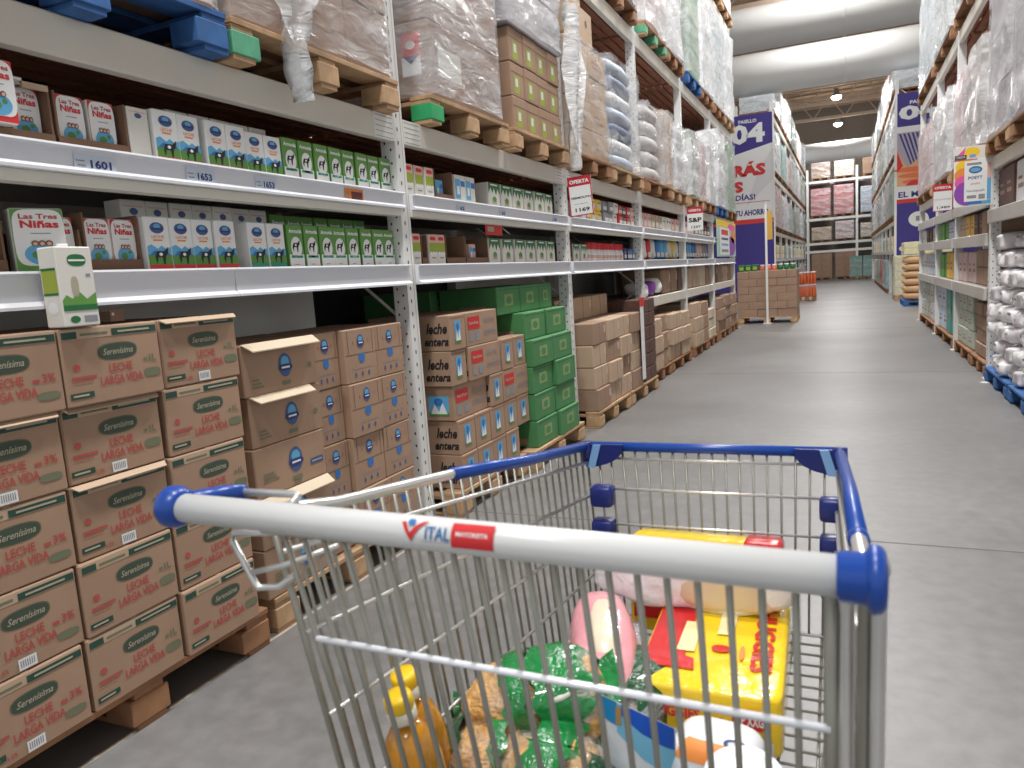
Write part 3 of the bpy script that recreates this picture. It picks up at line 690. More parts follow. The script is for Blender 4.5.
    for ci, y in enumerate((2.345, 2.525, 2.755)):
        wc = (0.175, 0.225, 0.225)[ci]
        for k in range(4):
            hh = 0.231
            me = carton_mesh(wc, hh-0.002, 0.4, CARD, d_drop_end, 0.004, 1, ('de', ci))
            thing('milk_box', me, (-1.905-0.03*(ci==0)+random.uniform(-0.006,0.006), y+random.uniform(-0.003,0.003), 0.137+k*hh+0.004), 'brown box end with blue logo, %s narrow column, %s' % (('first','second','third')[ci], level(k,4)), 'box', G, R(random.uniform(-0.6,0.6)))
    pallet(1.96, 3.0, 0, -1.895, 1, 'wooden pallet on the floor under the blue drop logo boxes', WOOD, detail=True, group='pallets on the floor')

    # boxes lettered leche entera
    G = 'milk boxes lettered leche entera'
    h = 0.186
    rows = [[(3.37,3.55,'p'),(3.56,3.74,'p'),(3.75,3.93,'p'),(3.94,4.12,'p')],
            [(3.37,3.55,'p'),(3.56,3.74,'p'),(3.75,3.93,'p'),(3.94,4.12,'p'),(4.13,4.31,'p')],
            [(3.36,3.76,'rb'),(3.77,3.93,'p'),(3.94,4.32,'r')],
            [(3.34,3.51,'p'),(3.53,3.93,'r'),(3.95,4.11,'p'),(4.13,4.3,'p')],
            [(3.34,3.51,'p'),(3.53,3.92,'r')]]
    for k, row in enumerate(rows):
        for i, (a, b, ty) in enumerate(row):
            w = b-a; fn = d_leche_pic(False) if ty == 'p' else d_leche_red(ty == 'rb')
            me = carton_mesh(w, h-0.002, 0.5, CARD, fn, 0.004, 1, ('le', ty))
            look = 'blue picture patch' if ty == 'p' else 'red logo'
            thing('milk_box', me, (-1.852+random.uniform(-0.006,0.004)-0.02*(k==2 and i==0), a, 0.137+k*h), 'leche entera box with %s, %s in its layer, %s layer' % (look, ORD[i], level(k,5)), 'box', G, R(random.uniform(-0.5,0.5)))
    pallet(3.3, 4.2, 0, -1.84, 1, 'wooden pallet on the floor under the leche entera boxes', WOOD, detail=True, group='pallets on the floor')

    # green cases
    G = 'green cases'
    h = 0.175
    for ci, (a, b, x, n, cn) in enumerate(((4.02, 4.3, -2.36, 6, 'rear column'), (4.335, 4.69, -1.805, 5, 'front left column'), (4.7, 5.08, -1.8, 5, 'front right column'))):
        for k in range(n):
            dx = -0.05 if k == n-1 and ci else random.uniform(-0.02, 0.012)
            me = carton_mesh(b-a, h-0.003, 0.5, GCASE, d_gcase, 0.005, 1, ('g', ci))
            thing('green_case', me, (x+dx, a+random.uniform(-0.01, 0.008), 0.137+k*h), 'green cardboard case with yellowish patch, %s, %s' % (cn, level(k, n)), 'case', G, R(random.uniform(-0.8,0.8)))
    for i, (a, b) in enumerate(((4.1, 4.45), (4.46, 4.78), (4.79, 5.02))):
        me = carton_mesh(b-a, h-0.003, 0.4, GCASE, d_gcase, 0.005, 1, ('gt', i))
        thing('green_case', me, (-1.93, a, 0.137+5*h), 'green cardboard case lying on top of the green stack, %s of three' % ORD[i], 'case', G)
    pallet(4.22, 5.2, 0, -1.79, 1, 'wooden pallet on the floor under the green cases', WOOD, detail=True, group='pallets on the floor')

    # plain brown boxes
    G = 'plain brown boxes'
    h = 0.176
    for i, (a, b) in enumerate(((5.56,5.91),(5.92,6.27),(6.28,6.63),(6.64,6.98))):
        for k in range(4):
            me = carton_mesh(b-a-0.005, h-0.003, 0.5, CARD2 if (i+k) % 3 else CARD3, d_plain, 0.006, 1, ('pl', i, (i+k) % 3))
            thing('brown_box', me, (-1.79+random.uniform(-0.025,0.012), a+random.uniform(-0.006,0.006), 0.137+k*h), 'plain brown box past the green cases, %s column, %s of four' % (ORD[i], level(k,4)), 'box', G, R(random.uniform(-1.2,1.2)))
    for i, (a, b) in enumerate(((5.52,5.92),(5.96,6.46),(6.48,6.95))):
        me = carton_mesh(b-a, 0.19, 0.45, CARD2, d_plain, 0.006, 1, ('plt', i))
        thing('brown_box', me, (-2.1, a, 0.137+4*h), 'plain brown box set back on top of the brown stack, %s of three' % ORD[i], 'box', G)
    pallet(5.55, 6.5, 0, -1.78, 1, 'wooden pallet under the first plain brown boxes', WOOD, group='pallets on the floor')
    pallet(6.54, 7.6, 0, -1.78, 1, 'wooden pallet under the brown boxes and the dark packs', WOOD, group='pallets on the floor')
    for i in range(2):
        for k in range(6):
            me = carton_mesh(0.24, 0.132, 0.45, BROWND, None, 0.008, 1, 'dk')
            thing('dark_pack', me, (-1.79, 7.08+i*0.25, 0.137+k*0.135), 'dark brown printed pack, %s column, %s of six beside the brown boxes' % (('left','right')[i], level(k,6)), 'pack', 'dark brown packs')
    mb = MB(); mb.box(-0.003, 0, 0, 0.12, 0, 0.7, WHITE); s = thing('hanging_strip', mb.mesh('hanging_strip'), (-1.765, 6.9, 0.19), 'white paper strip with red top hanging in front of the brown boxes', 'sign')
    mb = MB(); mb.box(-0.004, 0.003, -0.01, 0.15, 0.7, 0.78, RED); link('red_top', mb.mesh('red_top'), parent=s)

    # bales and boxes on floor pallets of the farther bays
    G = 'brown goods on floor pallets of the far left bays'
    n = 0
    for (a, b, top, m) in ((7.78,8.2,0.7,CARD2),(8.22,8.55,0.72,CARD),(8.7,9.3,0.7,CARD2),(9.32,9.86,0.68,CARD2),(10.2,10.8,0.74,CARD2),(10.82,11.4,0.72,CARD),(11.42,11.95,0.58,CARDIN),(12.4,13.0,0.7,CARD3),(13.05,13.7,0.72,CARD3),(13.75,14.5,0.7,CARD)):
        for k in range(3):
            me = carton_mesh(b-a-0.02, (top-0.14)/3-0.004, 0.5, m, d_plain, 0.01, 1, ('fb', n))
            thing('brown_bale', me, (-1.86+random.uniform(-0.03,0.02), a, 0.137+k*(top-0.14)/3), 'pale brown bale under low shelf, %s stack past the dark packs, %s' % (ORD[n], level(k,3)), 'bale', G)
        n += 1
    for i, (a, b) in enumerate(((7.78,8.65),(8.7,9.9),(10.15,11.2),(11.25,12.2),(12.4,13.5),(13.6,14.6))):
        pallet(a, b, 0, -1.86, 1, 'old floor pallet, %s one past the dark brown packs' % ORD[i], WOODD, detail=i < 3, group='pallets on the floor')
# ------------------------------------------------------------------ cartons on the two shelves
def put_row(name, kind, spec, x, z, me, group, where, cat='carton'):
    n = len(spec)
    for i, y in enumerate(spec):
        thing(name, me, (x+random.uniform(-0.004,0.004), y, z+0.0005), '%s, %s from the left, %s' % (kind, ORD[i], where), cat, group, R(random.uniform(-1.5,1.5)))
def tray(y0, y1, x, z, h, label, depth=0.34, front=0.035, group='opened cardboard trays on the shelves'):
    mb = MB(); t = 0.006; m = CARDDK
    mb.box(-depth, 0, 0, y1-y0, 0, 0.004, m); mb.box(-depth, -0.002, 0, t, 0.004, h, m); mb.box(-depth, -0.002, y1-y0-t, y1-y0, 0.004, h, m)
    mb.box(-depth, -depth+t, t, y1-y0-t, 0.004, h, m)
    o = thing('cardboard_tray', mb.mesh('cardboard_tray'), (x, y0, z+0.0005), label, 'tray', group)
    mb = MB(); mb.box(-t, 0, 0, y1-y0, 0.004, front, m); link('front_lip', mb.mesh('front_lip'), parent=o)
    return o
def shelf_goods():
    tw = 0.084
    red = carton_mesh(tw, 0.15, 0.07, OFFW, d_ltn(RED), 0.004, 1, 'ltnr'); grn = carton_mesh(0.125, 0.168, 0.075, OFFW, d_ltn(GRNC), 0.004, 1, 'ltng'); redb = carton_mesh(0.1, 0.155, 0.07, OFFW, d_ltn(RED), 0.004, 1, 'ltnb')
    alpr = carton_mesh(0.091, 0.165, 0.075, WHITE, d_alp(RED), 0.003, 1, 'alpr'); alpt = carton_mesh(0.094, 0.165, 0.075, WHITE, d_alp(TEAL), 0.003, 1, 'alpt'); alpb = carton_mesh(0.091, 0.226, 0.075, OFFW, d_alp_back, 0.003, 1, 'alpb')
    cowm = carton_mesh(0.085, 0.158, 0.075, GRNC, d_cow, 0.003, 1, 'cow'); cowb = carton_mesh(0.087, 0.215, 0.08, GRNC, d_cow, 0.003, 1, 'cowb')
    G1 = 'white cartons with red lettering and a globe'; G2 = 'blue and white cartons with a cow'; G3 = 'green cartons with a cow'
    U, L_ = 'upper milk shelf', 'lower milk shelf'
    # upper shelf, first bay
    tray(1.12, 1.425, -1.965, S1, 0.16, 'brown opened tray at the left end, %s' % U); tray(1.435, 1.66, -1.965, S1, 0.155, 'brown opened tray beside the blue and white cartons, %s' % U)
    thing('milk_carton', redb, (-1.945+0.02, 1.205, S1+0.037), 'red bordered globe carton standing forward at the left end, %s' % U, 'carton', G1)
    put_row('milk_carton', 'red bordered globe carton in the left end tray', [1.33, ], -2.0, S1+0.0055, red, G1, U)
    put_row('milk_carton', 'red bordered globe carton', [1.453, 1.55], -1.985, S1+0.0055, red, G1, 'second tray, '+U)
    mb = MB(); mb.box(-0.2, 0.01, 0, 0.12, 0.155, 0.162, OFFW); mb.box(0.0, 0.01, 0.05, 0.12, 0.14, 0.162, CARD2); thing('folded_paper', mb.mesh('folded_paper'), (-1.97, 1.3, S1+0.006), 'folded white paper lying over the left tray, %s' % U, 'paper')
    thing('milk_carton', alpb if False else carton_mesh(0.075, 0.155, 0.07, OFFW, d_alp_back, 0.003, 1, 'alps'), (-1.965, 1.664, S1+0.0005), 'white sided carton beside the second tray, %s' % U, 'carton', G2)
    put_row('milk_carton', 'blue and white cow carton with red foot', [1.745, 1.838, 1.955, 2.048], -1.955, S1, carton_mesh(0.09, 0.16, 0.075, WHITE, d_alp(RED), 0.003, 1, 'alpr2'), G2, U)
    put_row('milk_carton', 'blue and white cow carton with teal foot', [2.14, 2.236], -1.96, S1, carton_mesh(0.09, 0.15, 0.075, WHITE, d_alp(TEAL), 0.003, 1, 'alpt2'), G2, U)
    put_row('milk_carton', 'taller white carton set behind', [1.9, 1.995, 2.09, 2.185, 2.28], -2.06, S1, carton_mesh(0.091, 0.2, 0.075, OFFW, d_alp_back, 0.003, 1, 'alpb2'), G2, U)
    put_row('milk_carton', 'green carton with cow patch', [2.335+0.0945*i for i in range(8)], -1.96, S1, cowm, G3, U)
    # lower shelf, first bay
    tray(0.95, 1.255, -1.985, S2, 0.17, 'brown opened tray at the left end, %s' % L_); tray(1.365, 1.475, -1.99, S2, 0.12, 'brown opened tray behind the green bordered carton, %s' % L_); tray(1.482, 1.668, -1.985, S2, 0.168, 'brown opened tray beside the blue and white cartons, %s' % L_)
    thing('milk_carton', redb, (-2.0, 1.13, S2+0.0062), 'red bordered globe carton in the left end tray, %s' % L_, 'carton', G1)
    thing('milk_carton', grn, (-1.978, 1.272, S2+0.0005), 'green bordered globe carton standing forward, %s' % L_, 'carton', G1, R(-22))
    thing('milk_carton', red, (-2.005, 1.38, S2+0.0045), 'red bordered globe carton half hidden behind the green bordered one, %s' % L_, 'carton', G1)
    put_row('milk_carton', 'red bordered globe carton', [1.492, 1.578], -2.0, S2+0.0055, red, G1, 'tray, '+L_)
    put_row('milk_carton', 'blue and white cow carton with red foot', [1.672+0.0945*i for i in range(4)], -1.97, S2, alpr, G2, L_)
    put_row('milk_carton', 'taller white carton behind the red footed ones', [1.672+0.0945*i for i in range(5)], -2.06, S2, alpb, G2, L_)
    put_row('milk_carton', 'blue and white cow carton with teal foot', [2.11, 2.212], -1.965, S2, alpt, G2, L_)
    put_row('milk_carton', 'taller white carton behind the teal footed ones', [2.15, 2.245], -2.07, S2, alpb, G2, L_)
    put_row('milk_carton', 'green carton with cow patch', [2.325,2.42,2.515,2.608,2.7,2.81,2.898,2.986], -1.97, S2, cowb if False else carton_mesh(0.087, 0.165, 0.075, GRNC, d_cow, 0.003, 1, 'cow2'), G3, L_)
    put_row('milk_carton', 'taller green carton behind the front row', [2.36+0.092*i for i in range(7)], -2.08, S2, cowb, G3, L_)
    # second bay
    lime = carton_mesh(0.082, 0.155, 0.07, OFFW, d_lime, 0.003, 1, 'lime'); sky = carton_mesh(0.12, 0.152, 0.075, OFFW, d_sky, 0.003, 1, 'sky'); tree = carton_mesh(0.165, 0.15, 0.1, OFFW, d_tree, 0.003, 1, 'tree')
    G4 = 'pink topped lime cartons'; G5 = 'white cartons with green treetops'
    put_row('yogurt_carton', 'pink topped lime carton', [3.19, 3.295, 3.39], -1.955, S1, lime, G4, 'upper shelf, second bay')
    put_row('yogurt_carton', 'pink topped lime carton', [3.235, 3.4, 3.485], -1.965, S2, lime, G4, 'lower shelf, second bay')
    tray(3.5, 3.7, -1.96, S1, 0.16, 'brown tray holding a small blue carton on the upper shelf, second bay'); tray(3.33, 3.39, -1.97, S2, 0.15, 'narrow brown tray between two lime cartons on the lower shelf')
    tray(3.58, 3.8, -1.965, S2, 0.155, 'brown tray right of the lime cartons on the lower shelf'); tray(3.81, 4.1, -1.965, S2, 0.155, 'brown tray left of the green treetop cartons on the lower shelf')
    thing('milk_carton', carton_mesh(0.08, 0.11, 0.07, SKYP, d_sky, 0.003, 1, 'skys'), (-1.99, 3.56, S1+0.0045), 'small blue carton in a brown tray on the upper shelf', 'carton')
    thing('milk_carton', carton_mesh(0.08, 0.11, 0.07, PINK, d_sky, 0.003, 1, 'skyp'), (-1.99, 3.9, S2+0.0045), 'small pink and blue carton in a brown tray on the lower shelf', 'carton')
    put_row('milk_carton', 'light blue and white carton', [3.72, 3.845], -1.955, S1, sky, 'light blue cartons', 'upper shelf, second bay')
    put_row('milk_carton', 'white carton with green treetops', [4.15+0.185*i for i in range(6)], -1.96, S1, tree, G5, 'upper shelf, second bay')
    put_row('milk_carton', 'white carton with green treetops', [4.12+0.19*i for i in range(6)], -1.965, S2, tree, G5, 'lower shelf, second bay')
    mb = MB(); mb.box(-0.002, 0, 0, 0.24, 0, 0.075, RED); fr = Frame((0,0,0),(0,1,0),(0,0,1)); mb.rect(fr, 0.03, 0.02, 0.12, 0.05, PALE, 1); mb.tube([(0,0.24,0.05),(0.0,0.36,0.01)], 0.002, WHITE, 4)
    thing('red_tag', mb.mesh('red_tag'), (-1.95, 4.05, S2+0.168), 'small red tag hanging above the lower shelf in the second bay', 'tag')
    # farther bays: small packs, two layers
    def packs(y0, y1, x, z, h, n, mats_, label, group, name='food_pack', layers=1, w_=0.9, dec=None):
        W = (y1-y0)/n; i = 0
        for k in range(layers):
            for q in range(n):
                m = mats_[(q*len(mats_)//n) % len(mats_)] if layers == 1 else mats_[(q*len(mats_)//n + 0*k) % len(mats_)]
                me = carton_mesh(W*w_, h/layers-0.002, 0.14, m, dec, 0.012, 1, dec and dec.__name__)
                extra = '' if layers == 1 else (', lower layer', ', upper layer')[k]
                thing(name, me, (x+random.uniform(-0.01,0.01), y0+q*W, z+k*h/layers+0.0005), '%s, %s from the left%s' % (label, ORD[q], extra), 'pack', group)
    def d_band2(mb, fr, w, h, side, d):
        mb.rect(fr, w*0.1, h*0.2, w*0.9, h*0.5, OFFW, 1); mb.rect(fr, w*0.2, h*0.6, w*0.8, h*0.75, GREYP, 1)
    packs(5.9, 6.14, -1.96, S1, 0.17, 2, [OFFW, CARD2], 'pale bottle pack behind the offer sign on upper shelf', 'packs on the upper shelf, third bay', dec=d_band2)
    packs(6.16, 6.5, -1.96, S1, 0.2, 2, [YELLOW], 'yellow pack on the upper shelf, third bay', 'packs on the upper shelf, third bay', layers=2, dec=d_band2)
    packs(6.52, 6.98, -1.96, S1, 0.2, 3, [GREYP, OFFW], 'grey and white pack on the upper shelf, third bay', 'packs on the upper shelf, third bay', layers=2, dec=d_band2)
    packs(7.0, 7.6, -1.96, S1, 0.19, 4, [RED, BROWND, RED, PINK], 'red or brown pack, upper shelf, third bay', 'packs on the upper shelf, third bay', layers=2, dec=d_band2)
    tray(5.48, 5.62, -1.96, S2, 0.15, 'brown tray at the left of the lower shelf, third bay')
    put_row('milk_carton', 'white carton beside red capped bottles', [5.66, 5.86], -1.97, S2, carton_mesh(0.15, 0.14, 0.09, OFFW, d_tree, 0.003, 1, 'tr2'), 'white cartons in the third bay', 'lower shelf, third bay')
    mb = MB(); mb.lathe([(0.03,0),(0.034,0.005),(0.034,0.07),(0.024,0.1),(0.014,0.112)], WHITE, 14); body = mb.mesh('bottle_body'); mb = MB(); mb.lathe([(0.03,0.0),(0.03,0.05),(0.02,0.058)], RED, 14, Matrix.Translation((0,0,0.1))); cap = mb.mesh('red_cap')
    mb = MB(); mb.lathe([(0.0352,0.025),(0.0352,0.05)], PINK, 14, smooth=True); lb = mb.mesh('label')
    b0 = thing('cream_bottle', None, (-1.99, 6.06, S2+0.0005), 'white bottle with tall red cap on the lower shelf, third bay, first from the left', 'bottle', 'red capped white bottles')
    link('bottle_body', body, parent=b0); link('red_cap', cap, parent=b0); link('bottle_label', lb, parent=b0)
    for i in range(1, 12): copy_thing(b0, (-1.99+random.uniform(-0.01,0.01), 6.06+i*0.094, S2+0.0005), 0, 'white bottle with tall red cap on the lower shelf, third bay, %s from the left' % ORD[i])
    packs(7.2, 7.62, -1.97, S2, 0.12, 4, [NAVY, BLUEP], 'blue pack right of the red capped bottles', 'blue packs', dec=d_band2)
    packs(7.8, 9.9, -1.96, S1, 0.17, 12, [PINK, CARD2, OFFW, PINK], 'pale pink pack on the upper shelf, fourth bay', 'packs on the upper shelf, fourth bay', dec=d_band2)
    packs(10.15, 12.2, -1.96, S1, 0.17, 8, [PINK, GREYP, BROWND], 'dull pink pack on the upper shelf behind the second offer sign', 'packs on the upper shelf, fifth bay', dec=d_band2)
    # pouches in clear trays on the lower shelf
    k = 0
    for y0, y1, ms, wh, n in ((7.8, 9.95, [WHITE, RED, WHITE, BLUEP, SKYP, OFFW, YELLOW, OFFW], 'fourth bay', 10), (10.14, 11.28, [NAVY, SKYP, BLUEP], 'fifth bay', 6), (11.3, 12.25, [PINK, GREYP], 'fifth bay near its right post', 4)):
        for i in range(n):
            W = (y1-y0)/n; m = ms[i*len(ms)//n]; kk = ('pouch', m.name)
            if kk not in CART:
                b = MB(); b.soft(-0.06, 0, 0.12, 0.05, 0.1, 0.12, m, 0.6, 8, 16, 0.02, 9, len(CART)); b.soft(-0.012, 0, 0.05, 0.01, 0.07, 0.03, OFFW, 0.6, 6, 12); CART[kk] = b.mesh('pouch')
            thing('snack_pouch', CART[kk], (-1.99, y0+W*(i+0.5), S2+0.012), 'plump pouch on the lower shelf, %s, %s from the left' % (wh, ORD[i]), 'pouch', 'pouches on the lower shelf')
    # goods on the low beam level
    for i, (a, b, m) in enumerate(((8.75,9.2,CARD),(9.22,9.6,CARD3),(9.62,9.95,BROWND),(10.15,10.6,CARD2),(10.65,11.2,CARD2),(11.25,11.7,CARDIN),(11.75,12.2,CARD3),(12.4,12.9,BROWND),(12.95,13.5,CARD3),(13.55,14.1,CARD2),(14.15,14.6,CARD3))):
        thing('brown_bag', carton_mesh(b-a-0.02, 0.29+0.03*(i % 3), 0.5, m, d_plain, 0.02, 1, ('bb', i)), (-1.96, a, 0.934), 'brown bag on the low shelf of the far left bays, %s from the left' % ORD[i], 'bag', 'brown bags on the low shelf')
    for i, (y, z, s, m) in enumerate(((7.9,0.935,0.16,WHITE),(8.2,0.935,0.17,PURPLE),(8.49,0.945,0.19,WHITE))):
        b = MB(); b.soft(-0.15, 0, s*0.5, 0.12, 0.13, s*0.5, m, 0.7, 10, 20, 0.04, 9, i*4.1)
        thing('plastic_bag', b.mesh('plastic_bag'), (-1.9, y, z), ('white plastic bag heaped at the left end of the low shelf','purple and white bag between two white bags on the low shelf','white plastic bag right of the purple one on the low shelf')[i], 'bag', 'bags on the low shelf')

# ------------------------------------------------------------------ pallets and goods above
def d_redlab(mb, fr, w, h, side, d):
    mb.rect(side, d-0.16, h*0.55, d-0.05, h*0.86, RED, 2); mb.rect(side, d-0.16, h*0.3, d-0.05, h*0.55, WHITE, 2); mb.poly(side, [(d-0.15,h*0.56),(d-0.105,h*0.45),(d-0.06,h*0.56)], NAVY, 3); mb.ell(side, d-0.105, h*0.7, 0.03, h*0.06, OFFW, 3, 8)
    mb.rect(fr, w*0.1, h*0.3, w*0.4, h*0.7, OFFW, 1)
def d_limelab(mb, fr, w, h, side, d):
    mb.rect(fr, w*0.2, h*0.1, w*0.62, h*0.62, LIME, 1); mb.rect(fr, w*0.3, h*0.3, w*0.5, h*0.55, OFFW, 2); mb.rect(fr, 0.002, h*0.7, w-0.002, h*0.73, CARDDK, 1)
def d_scr(mb, fr, w, h, side, d):
    mb.rect(fr, w*0.2, h*0.35, w*0.75, h*0.45, CARD3, 1); mb.rect(fr, w*0.2, h*0.55, w*0.6, h*0.62, CARD3, 1)
MILK = mat('pack_milk_white', (222,224,228), 0.5, var=0.04); PINKW = mat('pack_pinkish', (206,180,178), 0.55, var=0.1); GRNW = mat('pack_pale_green', (128,160,134), 0.55, var=0.1)
SACKB = mat('sack_blue_white', (176,190,208), 0.5, var=0.3, vscale=3); SACKG = mat('sack_grey', (196,192,190), 0.6, var=0.12, vscale=4); DKBL = mat('sack_navy', (88,104,136), 0.55, var=0.2)
SILV = mat('pack_silver', (196,204,208), 0.35, var=0.14, vscale=5); REDW = mat('pack_red_white', (186,110,116), 0.5, var=0.22, vscale=4); BALEG = mat('pack_grey_film', (184,178,182), 0.5, var=0.08)
def left_upper():
    PX = -1.85; G = 'pallets on the first pallet level at the left'; z = B1+0.001; zl = B1+0.137
    def up(i, y0, y1, lab, m, m2=None, m3=None): pallet(y0, y1, z, PX, 1, lab, m, m2, m3, group=G, detail=i < 6)
    up(0, 1.0, 2.0, 'blue painted pallet at the upper left of the rack', PBLUE, PBLUE, PBLUE)
    up(1, 2.02, 3.04, 'wooden pallet with one green block left of the first white post', WOOD, PGREEN)
    up(2, 3.33, 4.27, 'wooden pallet with one bright green block right of the first post', WOOD, mat('pallet_bright_green', (40,160,96), 0.7, var=0.15))
    up(3, 4.36, 5.36, 'wooden pallet under the lime labelled brown cartons', WOOD)
    up(4, 5.52, 6.45, 'wooden pallet under the film covered cartons past the second post', WOODD, WOOD)
    up(5, 6.5, 7.6, 'pale wooden pallet under the blue and white sacks', WOOD)
    load('clear wrapped brown cartons on the blue pallet, cut by the picture top', 1.02, 1.98, zl, zl+1.1, PX-0.02, 1, 2, 4, CARD3, FILMC, d_scr, 'u0')
    load('clear wrapped brown cartons left of the first white post, top of frame', 2.04, 3.02, zl, zl+1.1, PX-0.02, 1, 3, 4, CARD3, FILMC, d_scr, 'u1', amp=0.02)
    load('grey film wrapped boxes with red and white labels on their ends', 3.37, 4.2, zl, zl+1.1, PX-0.01, 1, 1, 3, CARD3, FILM, d_redlab, 'u2', amp=0.01)
    load('brown cartons with lime labels, film only over the upper half', 4.43, 5.29, zl, zl+0.62, PX-0.03, 1, 4, 3, CARD, None, d_limelab, 'u3')
    load('grey film wrapped upper half standing on the lime labelled cartons', 4.38, 5.31, zl+0.625, zl+1.2, PX-0.02, 1, 2, 2, BALEG, FILM, None, 'u3b', amp=0.03)
    # loose film tail hanging beside the lime labelled cartons
    def tail(y, z0, z1, x, w, lab, sd):
        mb = MB(); vs = []; fs = []; n = 26
        for k in range(n+1):
            t = k/n; zz = z1+(z0-z1)*t; ww = w*(0.5+0.5*math.sin(t*2.6+0.6))*(1-0.55*t)
            for j in range(7):
                q = j/6-0.5; vs.append((x+0.05*math.sin(q*9+t*5+sd)+0.02*noise.noise(Vector((q*4, t*9, sd))), y+q*ww+0.05*math.sin(t*4+sd), zz))
        for k in range(n):
            for j in range(6): fs.append((k*7+j, k*7+j+1, (k+1)*7+j+1, (k+1)*7+j))
        mb.add(vs, fs, FILMW, True); thing('hanging_film', mb.mesh('hanging_film'), (0,0,0), lab, 'stretch film', 'loose film tails')
    tail(5.36, 1.98, 3.15, -1.79, 0.3, 'loose white film tail hanging down right of the lime labelled cartons', 1.0)
    tail(2.34, 1.93, 2.5, -1.82, 0.22, 'loose clear film tail hanging below the cartons left of the first post', 2.2)
    load('tall carton stack under torn clear film past the second post', 5.53, 6.44, zl, zl+0.86, PX-0.02, 1, 2, 4, CARD2, FILMC, d_scr, 'u4', amp=0.035, film_z=(0.0, 0.86))
    b = thing('open_carton', None, (PX-0.05, 5.6, zl+0.9), 'opened brown carton on top of the torn film stack', 'box')
    def d_n(mb, fr, w, h, side, d): mb.text(fr, 'NXS', w*0.3, h*0.3, h*0.26, CARDDK, 2, bold=0.02); mb.ell(fr, w*0.75, h*0.6, 0.03, 0.03, CARDDK, 2, 12)
    link('carton', carton_mesh(0.62, 0.26, 0.6, CARD2, d_n, 0.006, 1, 'nxs'), parent=b); mb = MB(); mb.box(-0.5, -0.05, 0.05, 0.5, 0.262, 0.4, CARDIN, 0.004); link('inner_carton', mb.mesh('inner_carton'), parent=b)
    load('wavy stack of blue and white sacks under film', 6.52, 7.5, zl, zl+0.95, PX-0.02, 1, 1, 7, [SACKB, MILK, DKBL], FILMC, None, None, amp=0.05, sacks=True)
    spec = [(7.78,8.6,0.78,SACKG,FILMC,True,'pale grey sacks under film past the third post'),(8.7,9.1,0.85,CARD2,FILM,False,'tall pale carton block beside the grey sacks'),(9.18,9.9,0.8,MILK,FILMW,True,'milky wrapped sacks left of the fourth post'),
            (10.13,10.82,0.85,GRNW,FILMW,True,'white wrapped sacks with green above the second offer sign'),(10.93,11.47,0.8,PINKW,FILM,False,'pinkish wrapped packs above the second offer sign'),(11.58,12.17,1.05,MILK,FILMW,False,'white wrapped block left of the fifth post'),
            (12.44,13.36,1.2,MILK,FILMW,True,'tall white wrapped block above the colourful poster'),(13.5,14.6,1.2,GRNW,FILM,False,'grey green wrapped crates at the right end of the level')]
    for i, (a, b, h, m, f, sk, lab) in enumerate(spec):
        if i in (0, 2, 3, 5, 6, 7):
            y1 = {0: 8.9, 2: 9.94, 3: 11.15, 5: 12.25, 6: 13.44, 7: 14.7}[i]; y0 = {0: 7.76, 2: 8.94, 3: 10.08, 5: 11.2, 6: 12.38, 7: 13.48}[i]
            pallet(y0, y1, z, PX, 1, 'first level pallet under the %s' % lab.split(' above')[0].split(' left of')[0].split(' past')[0].split(' at the')[0], (WOODD, WOOD, WOOD, WOODD, PBLUE, WOODD)[[0,2,3,5,6,7].index(i)], detail=False, group=G)
        load(lab, a, b, zl, zl+h, PX-0.02, 1, 1 if sk else 2, 5 if sk else 3, m, f, d_scr if not sk else None, ('u', i), amp=0.04, sacks=sk)
    # second pallet level
    z = B2+0.001; zl = B2+0.137; G = 'pallets on the second pallet level at the left'
    sp = [(6.5,7.6,WOODD,None,None,BALEG,FILMG,'grey wrapped block high above the third post'),(7.9,8.95,WOOD,PGREEN,PGREEN,PINKW,FILMW,'pink and white wrapped block high up with green pallet blocks'),(9.0,9.93,WOODD,None,None,MILK,FILMW,'tall white wrapped block high up left of the fourth post'),
          (10.2,11.2,PBLUE,PBLUE,PBLUE,GRNW,FILM,'green wrapped block high up on a blue pallet'),(11.25,12.25,WOODD,None,None,MILK,FILMW,'silvery white wrapped block high up past the green one'),(12.42,13.5,WOODD,None,None,SILV,FILM,'silver wrapped block high up near the right end'),(13.55,14.7,WOOD,None,None,SILV,FILMW,'shiny wrapped block high up at the right end')]
    for i, (a, b, m, m2, m3, lm, f, lab) in enumerate(sp):
        pallet(a, b, z, PX, 1, 'second level pallet under the %s' % lab.replace(' high up',''), m, m2, m3, detail=i < 5, group=G)
        load(lab, a+0.03, b-0.04, zl, zl+1.45, PX-0.02, 1, 2, 4, lm, f, d_scr, ('v', i), amp=0.035)
    z = B3+0.001
    for i, (a, b) in enumerate(((10.2,11.2),(11.25,12.25),(12.42,13.5),(13.55,14.7))):
        pallet(a, b, z, PX, 1, 'pallet on the third pallet level at the left, %s of four' % ORD[i], WOODD, WOOD, WOOD, detail=False, group='pallets on the third pallet level')
        load('film wrapped goods on the third pallet level, %s of four' % ORD[i], a+0.03, b-0.04, z+0.137, z+1.1, PX-0.02, 1, 2, 3, (SILV, MILK)[i % 2], FILM, d_scr, ('w', i), amp=0.03)
